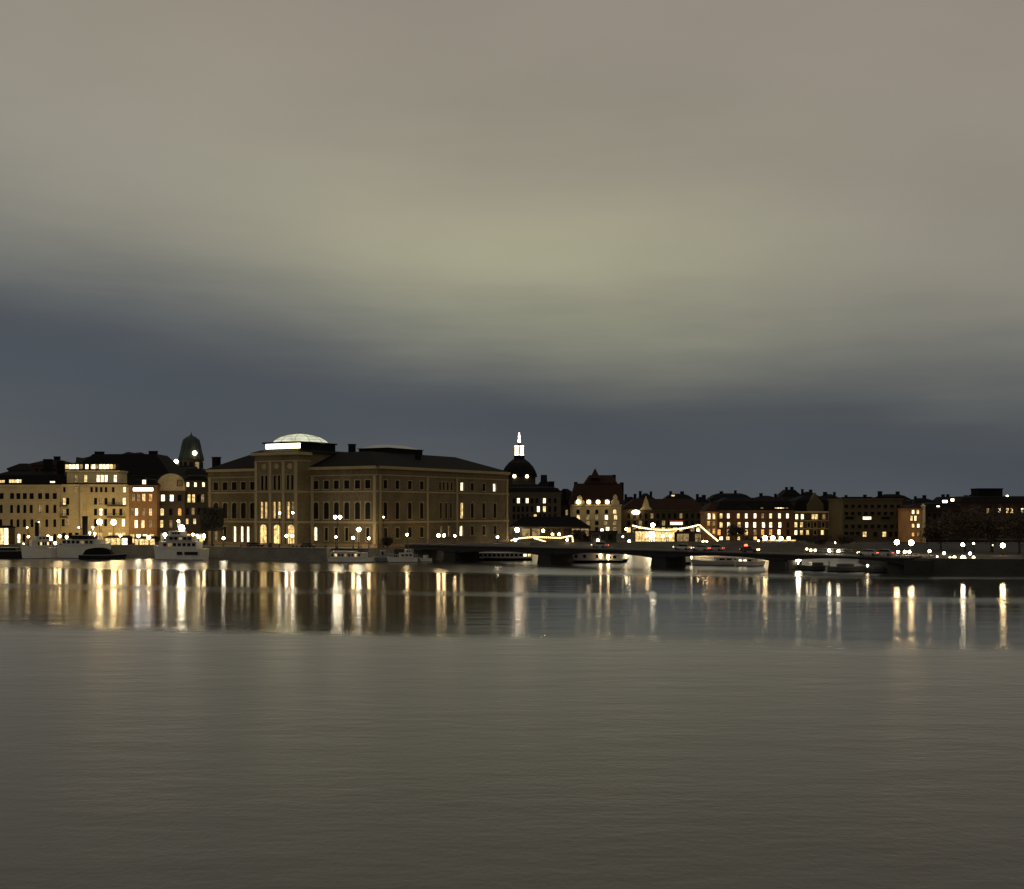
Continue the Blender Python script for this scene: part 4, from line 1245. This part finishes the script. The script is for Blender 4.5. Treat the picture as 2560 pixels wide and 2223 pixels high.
boat('cabin_boat', 'white cabin boat with bright wheelhouse beside fourth bridge pier', 1838, 1915, 300, 'right', 0, 3.2, .9, .4, M_hullw, [(.05, .7, .9, 1.75, M_white, 'WWd')], rail=False, group=GB)
boat('pontoon_boat', 'pale square pontoon boat beside the third bridge pier', 1694, 1726, 308, 'left', 0, 2.6, .7, .1, M_hullb, [(.05, .95, .6, 2.2, M_white, '')], rail=False, group=GB)
boat('day_boat', 'low grey day boat with a bright lamp right of the fourth pier', 1990, 2072, 279, 'left', 0, 2.8, 1.0, .35, M_hullg, [(.2, .55, 1.0, 1.7, M_grey, '')], extras=lambda r, L, b: deck_lamp(r, L * .42, -.3, 2.5, .6, M_lampw, 'flood_lamp'), rail=False, group='low boats by the right shore')
boat('day_boat', 'long low grey boat with pale stern post under the bridge end', 2066, 2176, 274, 'right', 0, 2.6, 1.0, .35, M_hullg, [(.25, .6, 1.0, 1.6, M_grey, '')], None, (.06, .9, 2.4), rail=False, group='low boats by the right shore')
boat('day_boat', 'short boat with bright white coaming against the right shore', 2158, 2222, 269, 'left', 0, 2.4, .9, .3, M_hullg, [(.3, .8, .95, 1.3, M_white, '')], extras=lambda r, L, b: deck_lamp(r, L * .3, -.6, 1.5, .28), rail=False, group='low boats by the right shore')

# ================================================================== PAVILIONS ON THE FAR QUAY
rP, fP, zP = house('waterfront_pavilion', 'dark glass waterfront pavilion with low black roof and light garland before it', 'pavilion', 1274, 1474, 401, 401, 1318, 14, M_dark,
    [(1322, 1340, 20, False, '1290:d 1315:m 1340:m 1366:d 1392:d 1418:d 1440:m 1462:m')], 'hip', 1292, M_roof2, M_dark, inset=4.5)
house('ticket_kiosk', 'dark flat roofed ticket kiosk below cream palace', 'kiosk', 1477, 1541, 396, 396, 1331, 5, M_dark, [(1337, 1350, 12, False, '1490:d 1508:d 1526:d')], 'flat', None, M_roof2, M_dark)
lit_pavilion('market_pavilion', 'golden lit market pavilion under the long light garland', 'pavilion', 1588, 1686, 400, 1328, 'yyWywy', 6, M_roof2, .8)
lit_pavilion('glass_house', 'dim greenish glass house right of the golden market pavilion', 'pavilion', 1692, 1752, 401, 1334, 'mmdm', 4, M_roof2, .5)
lit_pavilion('cafe_stall', 'bright yellow cafe stall on quay behind the black launch', 'stall', 262, 318, 362, 1345, 'wywW', 4, M_roof2, .6)
lit_pavilion('cafe_stall', 'bright orange yellow cafe stall left of the white ferry bow', 'stall', 336, 386, 362, 1347, 'ywyw', 4, M_roof2, .6)
lit_pavilion('quay_hut', 'low lit hut with glowing openings under the four ball lamps of brick block', 'pavilion', 1905, 1990, 404, 1349, 'yyWy', 5, M_roof2, .6)
sg = thing('sign_board', 'long pale lit sign board with red frame above golden market pavilion', 'sign', at(1691, 1308, 402))
m = MB(); m.box(-2.3, 2.3, 0, .3, -.75, .95); m.box(-1.9, -1.75, .3, .5, -2.2, 0); m.build('frame', mat('red_paint', (.30, .02, .01), .5, .2), sg)
m = MB(); m.box(-2.05, 2.05, -.08, -.004, -.55, .35); m.build('face', glow('pink_sign', (1.0, .75, .55), 2.2), sg)
for x in (-1.9, 1.9):
    m = MB(); m.tube([(x, .15, -.76), (x, .15, GZ - zpx(1308, 402))], .08, .08, 5); m.build('post', M_iron, sg)

# blank boxy clipped tree in front of the museum's left corner and other trees
M_twig = mat('winter_twigs', (0.050, 0.036, 0.024), 0.95, 0.4, 1.0)
M_twig2 = mat('dark_leaves', (0.035, 0.034, 0.022), 0.95, 0.5, 1.0)
M_bark = mat('bark', (0.035, 0.028, 0.02), 0.95, 0.3, 2.0, 0.4)
def tree(label, px, Y, py_top, wpx, seed, leaves=2600, boxy=False, leafm=None, z0=GZ, cat='tree', name='tree'):
    rnd = random.Random(seed)
    x = Xat(px, Y); H = zpx(py_top, Y) - z0; W = wpx / F * Y
    root = thing(name, label, cat, (x, Y, z0))
    m = MB()
    tips = []
    th = H * (.22 if not boxy else .42)
    m.tube([(0, 0, 0), (.05, 0, th * .5), (0, .05, th)], .34 * H / 12, .24 * H / 12, 8)
    def grow(p, d, ln, r, dep):
        q = p + d * ln
        mid = p + d * (ln * .5) + Vector((rnd.uniform(-.1, .1), rnd.uniform(-.1, .1), 0)) * ln
        m.tube([p, mid, q], r, r * .6, 5)
        tips.append(mid); tips.append(q)
        if dep == 0: return
        for _ in range(3 if dep > 1 else 2):
            nd = (d + Vector((rnd.gauss(0, .55), rnd.gauss(0, .55), rnd.gauss(.12, .3)))).normalized()
            grow(q, nd, ln * rnd.uniform(.62, .85), r * .6, dep - 1)
    for k in range(6):
        a = 2 * math.pi * (k + rnd.random() * .6) / 6
        d = Vector((math.cos(a) * .62 * W / H * 1.2, math.sin(a) * .62 * W / H * 1.2, .75 + rnd.random() * .5)).normalized()
        grow(Vector((0, 0, th * (.85 + .15 * rnd.random()))), d, H * .24, .12 * H / 12, 3)
    # keep limbs inside the crown's reach
    m.build('trunk', M_bark, root)
    c = MB()
    zc, hz = th + (H - th) * .52, (H - th) * .54
    blobs = [(Vector((rnd.uniform(-.42, .42) * W, rnd.uniform(-.4, .4) * W, zc + rnd.uniform(-.62, .62) * hz)), rnd.uniform(.14, .26) * W) for _ in range(16)]
    for k in range(leaves):
        if boxy:
            p = Vector((rnd.uniform(-.5, .5) * W, rnd.uniform(-.5, .5) * W, th + rnd.random() * (H - th)))
        elif rnd.random() < .55 and tips:
            t_ = rnd.choice(tips); p = t_ + Vector((rnd.gauss(0, .05), rnd.gauss(0, .05), rnd.gauss(0, .05))) * W
            if abs(p.x) > W * .56 or p.z > H * 1.02: continue
        else:
            b = rnd.choice(blobs); v = Vector((rnd.gauss(0, 1), rnd.gauss(0, 1), rnd.gauss(0, 1))).normalized() * b[1] * rnd.random() ** .4
            p = b[0] + v
            if p.z > H * 1.02: continue
        d = Vector((rnd.gauss(0, 1), rnd.gauss(0, 1), rnd.gauss(.3, 1))).normalized()
        e = d.orthogonal().normalized()
        s = rnd.uniform(.25, .6); w = s * (.35 if not boxy else .6)
        c.poly(p - d * s, p + e * w, p + d * s, p - e * w)
    c.build('crown', leafm or M_twig, root)
    return root
tree('square clipped dark tree in front of the left corner of the museum', 530, 348, 1271, 48, 3, 3000, True, M_twig2)
for k, (lab, px, Y, top, w) in enumerate([
    ('bare brown tree right of the orange lit house', 2352, 318, 1292, 92), ('broad bare brown tree near the left pair of right shore lamps', 2412, 305, 1270, 110),
    ('tall bare brown tree before the square roof tower', 2478, 300, 1262, 118), ('bare brown tree at right edge of the shore', 2548, 292, 1266, 122),
    ('low dark bush tree above the right end of the bridge', 2050, 385, 1340, 66), ('small bare tree left of office block lamp', 2118, 384, 1338, 60),
    ('slim bare tree among lamps in front of the brick block', 1842, 398, 1308, 44), ('low bare tree between pavilion and kiosk', 1450, 397.5, 1325, 40), ('dark bush tree beside the museum quay bench', 968, 334.5, 1341, 26)]):
    tree(lab, px, Y, top, w, 20 + k, 2400 if w > 80 else 1200)

# ================================================================== CARS
M_tyre = mat('tyre_rubber', (0.012, 0.012, 0.012), 0.9, 0.1)
def car(label, x, y, z, rz, paint, front_lit=True, group=None):
    root = thing('car', label, 'car', (x, y, z), rz, group)
    m = MB()
    body = [(-2.1, .35), (2.1, .35), (2.15, .62), (2.0, .82), (1.05, .92), (-1.9, .95), (-2.15, .7)]
    m.prism_y(body, -.85, .85); m.build('body', paint, root)
    m = MB(); m.frustum((-1.75, 1.0, -.78, .78), (-1.2, .35, -.62, .62), .953, 1.42); m.build('cabin', M_glass, root)
    m = MB(); m.box(-1.22, .37, -.63, .63, 1.423, 1.47); m.build('roof', paint, root)
    wmb = MB(); n = 12
    wmb.prism_y([(.32 * math.cos(2 * math.pi * k / n), .32 * math.sin(2 * math.pi * k / n)) for k in range(n)], -.11, .11)
    wme = wmb.mesh('wheel', M_tyre)
    for wx in (-1.3, 1.35):
        for wy in (-.78, .78):
            link('wheel', wme, root, (wx, wy, .33))
    for wy in (-.6, .6):
        p = MB(); p.ball((2.08, wy, .68), .2, 8, 5); p.build('headlight', M_lamps if front_lit else M_glass, root)
        p = MB(); p.box(-2.19, -2.12, wy - .16, wy + .16, .68, .82); p.build('tail_light', M_red, root)
    return root
paints = [mat('car_white', (.55, .54, .5), .35, .1), mat('car_silver', (.35, .35, .34), .3, .1), mat('car_dark', (.03, .03, .035), .3, .1), M_white]
for k, (px, lab) in enumerate([(1706, 'white car crossing the bridge left of the garland foot'), (1752, 'silver car crossing the bridge under the garland'), (1788, 'pale car with headlights on at garland foot on bridge'), (1874, 'dark car with red tail lights on the bridge'),
                               (1500, 'silver car on the bridge below dark ticket kiosk'), (2170, 'white car near the right end of the bridge'), (2208, 'pale car with headlights on where bridge meets the shore')]):
    s = BR.s(px) ; yy = 3.0 if k % 2 else 6.8
    # keep the wanted screen column for the lane it drives in
    s = BR.moved(yy).s(px)
    p = BR.pt(s, yy, prof_t(max(0, min(BR.L, s))) + .004)
    car(lab, p.x, p.y, p.z, BR.a + (math.pi if k != 3 else 0), paints[(0, 1, 3, 2, 1, 0, 3)[k]], True, 'cars on the bridge')
for px, lab in ((640, 'dark car parked on museum quay left of the entrance'), (770, 'dark car parked right of the museum entrance')):
    p = Vector((Xat(px, 338 if px < 700 else 333), 338 if px < 700 else 333, GZ + .008))
    car(lab, p.x, p.y, p.z, R(-27), paints[2], False, 'cars parked on the museum quay')

# ================================================================== STREET LAMPS
def lamp(label, heads, Y, r=.62, mt=None, ground=GZ, group=None, kind='street_lamp', post=True):
    """heads = [(px, py), ...] on one post"""
    mt = mt or M_lamp
    pts = [at(px, py, Y) for px, py in heads]
    bx = sum(p.x for p in pts) / len(pts)
    top = max(p.z for p in pts)
    root = thing(kind, label, 'lamp', (bx, Y, ground), 0, group)
    m = MB()
    h = min(p.z for p in pts) - ground - r - .1
    if h > .3:
        m.lathe([(.17, 0), (.17, .6), (.09, .7), (.07, h - .004)], 0, 0, 8)
        m.build('post', M_iron, root)
    if len(pts) > 1:
        m = MB(); m.tube([(min(p.x for p in pts) - bx, 0, h + .02), (max(p.x for p in pts) - bx, 0, h + .02)], .06, .06, 5); m.build('arm', M_iron, root)
    for p in pts:
        g = MB(); g.ball((p.x - bx, 0, p.z - ground), r, 10, 6); g.build('globe', mt, root)
        cp = MB(); z = p.z - ground + r * 1.0; cp.lathe([(r * .45, z + .003), (r * .2, z + .16), (.03, z + .3)], p.x - bx, 0, 8); cp.build('cap', M_iron, root)
    return root
G1, G2, G3, G4 = 'street lamps on the left quay', 'street lamps before the museum', 'street lamps on the far quay', 'street lamps on the right shore'
S_, B_, W_ = M_lamps, M_lamp, M_lampw
LAMPS = [
 ('small lamp above the bow of the left steamer', [(68, 1319)], 366, .4, S_, G1),
 ('low lamp just left of the small steamer', [(71, 1342)], 366, .5, B_, G1),
 ('bright triple lamp between the small steamer and the white ship', [(127, 1345), (138, 1358), (149, 1341)], 358, .62, B_, G1),
 ('lamp over the stern deck of the small steamer', [(97, 1306)], 366, .35, S_, G1),
 ('twin lamp left of the long ship funnel', [(197, 1319), (209, 1316)], 362, .42, S_, G1),
 ('large tall lamp left one of the bright pair before hotel bay', [(249, 1305)], 363, 1.2, B_, G1),
 ('large tall lamp right one of the bright pair before hotel bay', [(284, 1306)], 363, 1.2, B_, G1),
 ('lamp between the long white ship and the yellow stall', [(227, 1341)], 360, .62, B_, G1),
 ('lamp at left end of the yellow cafe stall roof', [(301, 1339)], 359, .6, B_, G1),
 ('lamp over the orange cafe stall', [(346, 1341)], 359, .6, W_, G1),
 ('lamp at right end of the orange cafe stall', [(372, 1344)], 359, .75, B_, G1),
 ('lamp above the ferry wheelhouse', [(446, 1303)], 366, .55, B_, G1),
 ('double lamp over the ferry stern', [(482, 1337), (497, 1343)], 352, .62, B_, G1),
 ('lamp at the ferry stern rail nearest the museum', [(510, 1338)], 352, .5, B_, G1),
 ('low white lamp at the left corner of the museum', [(559, 1346)], 344, .6, W_, G2),
 ('tall lamp rising before second floor left of entrance axis', [(699, 1283)], 333, .45, W_, G2),
 ('tall lamp rising before second floor right of entrance axis', [(732, 1282)], 333, .45, W_, G2),
 ('twin globe lamp in front of the museum entrance arches', [(716, 1340), (731, 1340)], 333, .55, W_, G2),
 ('very tall twin lamp before the right wing of museum', [(838, 1293), (850, 1293)], 330.5, .72, W_, G2),
 ('low globe lamp under the very tall twin lamp', [(840, 1343)], 331.5, .45, B_, G2),
 ('bright lamp with peaked glass before the right wing', [(897, 1324)], 331.0, .85, W_, G2),
 ('low globe lamp under the peaked bright lamp', [(883, 1345)], 331.5, .6, B_, G2),
 ('low lamp by the last ground window of right wing', [(922, 1346)], 332.5, .52, B_, G2),
 ('small high lamp at the near corner of museum', [(959, 1293)], 333.2, .38, S_, G2),
 ('lamp by the third ground window of the museum flank', [(1018, 1337)], 336.5, .52, B_, G2),
 ('double lamp at the side door of museum flank', [(1096, 1339), (1110, 1339)], 344, .68, B_, G2),
 ('single lamp between the flank side door and lit slot window', [(1137, 1340)], 352, .5, B_, G2),
 ('lamp at the right end of museum flank', [(1244, 1343)], 381, .52, W_, G2),
 ('small low lamp beyond the museum right end', [(1260, 1353)], 394, .4, S_, G2),
 ('greenish lamp at left end of the dark pavilion', [(1293, 1325)], 399, 1.1, W_, G3),
 ('globe lamp low at left end of the pavilion garland', [(1288, 1350)], 396, .75, B_, G3),
 ('tall lamp behind the middle of pavilion garland', [(1358, 1327)], 398, .7, B_, G3),
 ('left lamp of the pair behind pavilion garland', [(1381, 1336)], 398, .55, B_, G3),
 ('right lamp of the pair behind pavilion garland', [(1398, 1336)], 398, .62, B_, G3),
 ('lamp inside the right end of pavilion garland', [(1418, 1350)], 396.5, .55, B_, G3),
 ('white lamp in front of the dark ticket kiosk', [(1495, 1351)], 395, .62, W_, G3),
 ('lamp on quay before the cream palace lowest row', [(1505, 1326)], 420, .75, B_, G3),
 ('lamp right of cream palace corner', [(1566, 1323)], 410, .7, B_, G3),
 ('small lamp below the cream palace right corner', [(1557, 1342)], 402, .5, S_, G3),
 ('low white lamp left of the golden pavilion', [(1573, 1353)], 398, .58, W_, G3),
 ('big bright lamp above the left part of golden pavilion', [(1632, 1313)], 397.6, 1.05, W_, G3),
 ('first pair of ball lamps from left at golden pavilion', [(1618, 1339), (1634, 1339)], 397.8, .7, B_, G3),
 ('second pair of ball lamps at right of golden pavilion', [(1657, 1340), (1676, 1340)], 397.8, .7, B_, G3),
 ('lamp under the garland peak', [(1745, 1326)], 398, .5, B_, G3),
 ('low twin lamp under the falling end of garland', [(1758, 1354), (1767, 1354)], 398, .5, B_, G3),
 ('leftmost of four ball lamps before brick block', [(1913, 1345)], 397.8, 1.15, B_, G3),
 ('second of four ball lamps before brick block', [(1932, 1345)], 397.8, 1.05, B_, G3),
 ('third of four ball lamps before brick block', [(1953, 1346)], 397.8, .9, B_, G3),
 ('rightmost of four ball lamps before brick block', [(1972, 1346)], 397.8, .85, B_, G3),
 ('small lamp left of brick block ball lamps', [(1896, 1352)], 398, .5, S_, G3),
 ('lamp before the gabled umber house', [(2088, 1357)], 390, .45, S_, G3),
 ('tall bright lamp left of the orange lit house', [(2242, 1356)], 292, .92, B_, G4),
 ('tall bright lamp at the foot of orange lit house', [(2278, 1357)], 290, 1.0, B_, G4),
 ('low lamp under the left bright shore lamp', [(2245, 1380)], 280, .48, W_, G4),
 ('low wide lamp under the right bright shore lamp', [(2262, 1380), (2273, 1380)], 280, .55, B_, G4),
 ('lamp right of the orange house on shore path', [(2324, 1378)], 284, .52, B_, G4),
 ('tall lamp among the bare trees', [(2407, 1362)], 284, .62, W_, G4),
 ('small lamp right of the tall one among bare trees', [(2434, 1359)], 300, .42, S_, G4),
 ('rightmost big bright shore lamp before bare trees', [(2507, 1364)], 280, .82, B_, G4),
 ('tiny lamp left of the rightmost big shore lamp', [(2482, 1364)], 300, .32, S_, G4),
]
for lab, heads, Y, r, mt, g in LAMPS:
    gz = GZ
    if r < .5: pass
    lamp(lab, heads, Y, r * .66, mt, gz, g)
# low bollard lights
def bollard(label, px, py, Y, r, mt, group, base):
    p = at(px, py, Y)
    root = thing('bollard_light', label, 'light', (p.x, Y, base), 0, group)
    m = MB(); h = max(.2, p.z - base - r); m.lathe([(.12, 0), (.12, h)], 0, 0, 8); m.build('post', M_iron, root)
    m = MB(); m.ball((0, 0, p.z - base), r, 8, 6); m.build('globe', mt, root)
def brz(px, y):
    return prof_t(max(0, min(BR.L, BR.moved(y).s(px))))
for lab, px, py, Y, r, mt in [
    ('leftmost light of the low row on the right shore edge', 2375, 1394, 266, .25, S_), ('second light of the low row on the right shore edge', 2386, 1394, 266, .38, S_),
    ('brightest light of the low row on the right shore edge', 2408, 1394.5, 264, .52, W_), ('last light of the low row on the right shore edge', 2434, 1394, 265, .34, S_),
    ('light above last of the low shore row', 2425, 1384, 272, .36, S_), ('light on the path under the bare trees', 2360, 1383, 278, .36, S_), ('small path light right of orange house foot', 2343, 1392, 268, .22, S_)]:
    bollard(lab, px, py, Y, r, mt, 'low lights along the right shore', GZ)
for lab, px, py, r, mt in [('left of three small lights above the right part of bridge', 2017, 1373, .28, S_), ('middle of three small lights above the right part of bridge', 2027, 1376, .32, S_), ('right of three small lights above the right part of bridge', 2038, 1376, .3, S_),
                       ('left light of the pair by the bridge end', 2073, 1377, .38, W_), ('right light of the pair by the bridge end', 2096, 1378, .36, W_), ('small red light on the bridge before brick block', 1865, 1365, .45, M_red)]:
    p = BR.moved(BW - .9); s = p.s(px); q = p.pt(s, 0, 0)
    bollard(lab, px, py, q.y, r, mt, 'small lights on the bridge', prof_t(max(0, min(BR.L, s))) + .004)

# ================================================================== LIGHT GARLANDS
def garland(label, pts, spacing, r, poles=(), name='light_garland'):
    pts = [Vector(p) for p in pts]
    root = thing(name, label, 'garland', pts[0])
    o = pts[0]
    m = MB(); m.tube([p - o for p in pts], .035, .035, 4); m.build('cable', M_black, root)
    b = MB(); b.ball((0, 0, 0), r, 6, 4); bme = b.mesh('bulb', M_bulb)
    acc = 0.0
    for a, c in zip(pts, pts[1:]):
        d = (c - a).length; k = 0.0
        while k + (spacing - acc) <= d:
            k += spacing - acc; acc = 0.0
            link('bulb', bme, root, a + (c - a) * (k / d) - o - Vector((0, 0, r + .03)))
        acc += d - k
    for p, base in poles:
        m = MB(); m.tube([(p[0] - o.x, p[1] - o.y, base - o.z), (p[0] - o.x, p[1] - o.y, p[2] - o.z + .1)], .11, .07, 6); m.build('pole', M_iron, root)
    return root
Yg = 394.5
def catenary(a, b, sag, n=14):
    return [a + (b - a) * (k / n) - Vector((0, 0, 4 * sag * (k / n) * (1 - k / n))) for k in range(n + 1)]
pA, pB, pC = at(1578, 1311, 400), at(1748, 1310, 396), at(1797, 1352, 397.5)
garland('long light garland sagging over the golden pavilion and dropping steeply right', catenary(pA, pB, 1.6) + catenary(pB, pC, .1, 6)[1:], .62, .27, ((pA, GZ), (pB, GZ)))
g0 = [at(px, py, 397.6) for px, py in ((1274, 1351), (1300, 1343.5), (1330, 1341), (1364, 1341.5), (1400, 1343), (1431, 1337.5))]
garland('light garland strung along the front of dark waterfront pavilion', g0 + [at(1432, 1353.5, 397.6)], .62, .25, ((g0[0], GZ), (g0[2], GZ), (g0[-1], GZ)))
g1 = [at(px, py, 397.3) for px, py in ((1332, 1343), (1346, 1346.5), (1368, 1354))]
garland('short lower garland branching down from pavilion garland', g1, .62, .24)

# ================================================================== SMALL THINGS ON THE QUAYS
for k, (px, lab) in enumerate([(622, 'dark round planter on the quay left of entrance arches'), (684, 'dark round planter on the quay before the entrance')]):
    p = at(px, 1366, 340.5)
    r_ = thing('planter', lab, 'planter', (p.x, 340.5 if px < 650 else 336.5, GZ), 0, 'planters on the museum quay')
    m = MB(); m.lathe([(.35, 0), (.55, .5), (.6, .55), (.5, .56)], 0, 0, 10); m.build('pot', M_black, r_)
    m = MB(); rr_ = random.Random(k)
    for _ in range(120):
        v = Vector((rr_.gauss(0, 1), rr_.gauss(0, 1), abs(rr_.gauss(0, 1)))).normalized() * .6 * rr_.random() ** .4 + Vector((0, 0, .75)); d = Vector((rr_.gauss(0, 1), rr_.gauss(0, 1), 1)).normalized() * .2; e = d.orthogonal() * .5
        m.poly(v - d, v + e, v + d, v - e)
    m.build('foliage', M_twig2, r_)
# mooring bollards along the granite quay
bm0 = MB(); bm0.lathe([(.16, 0), (.14, .35), (.24, .45), (.24, .55), (.1, .6)], 0, 0, 8); bme = bm0.mesh('mooring_bollard', M_iron)
blabs = ['first mooring bollard from the left on the museum quay', 'second mooring bollard from the left on the museum quay', 'third mooring bollard on museum quay below the entrance', 'fourth mooring bollard on the museum quay', 'last mooring bollard beside the end of museum quay']
for k, lab in enumerate(blabs):
    q = Vector((-85, 341.6)) + Vector((34, -13.8)) * (k / 4)
    o = link('mooring_bollard', bme, None, (q.x, q.y + .35, GZ + .28)); tag(o, lab, 'bollard', 'mooring bollards on the museum quay')
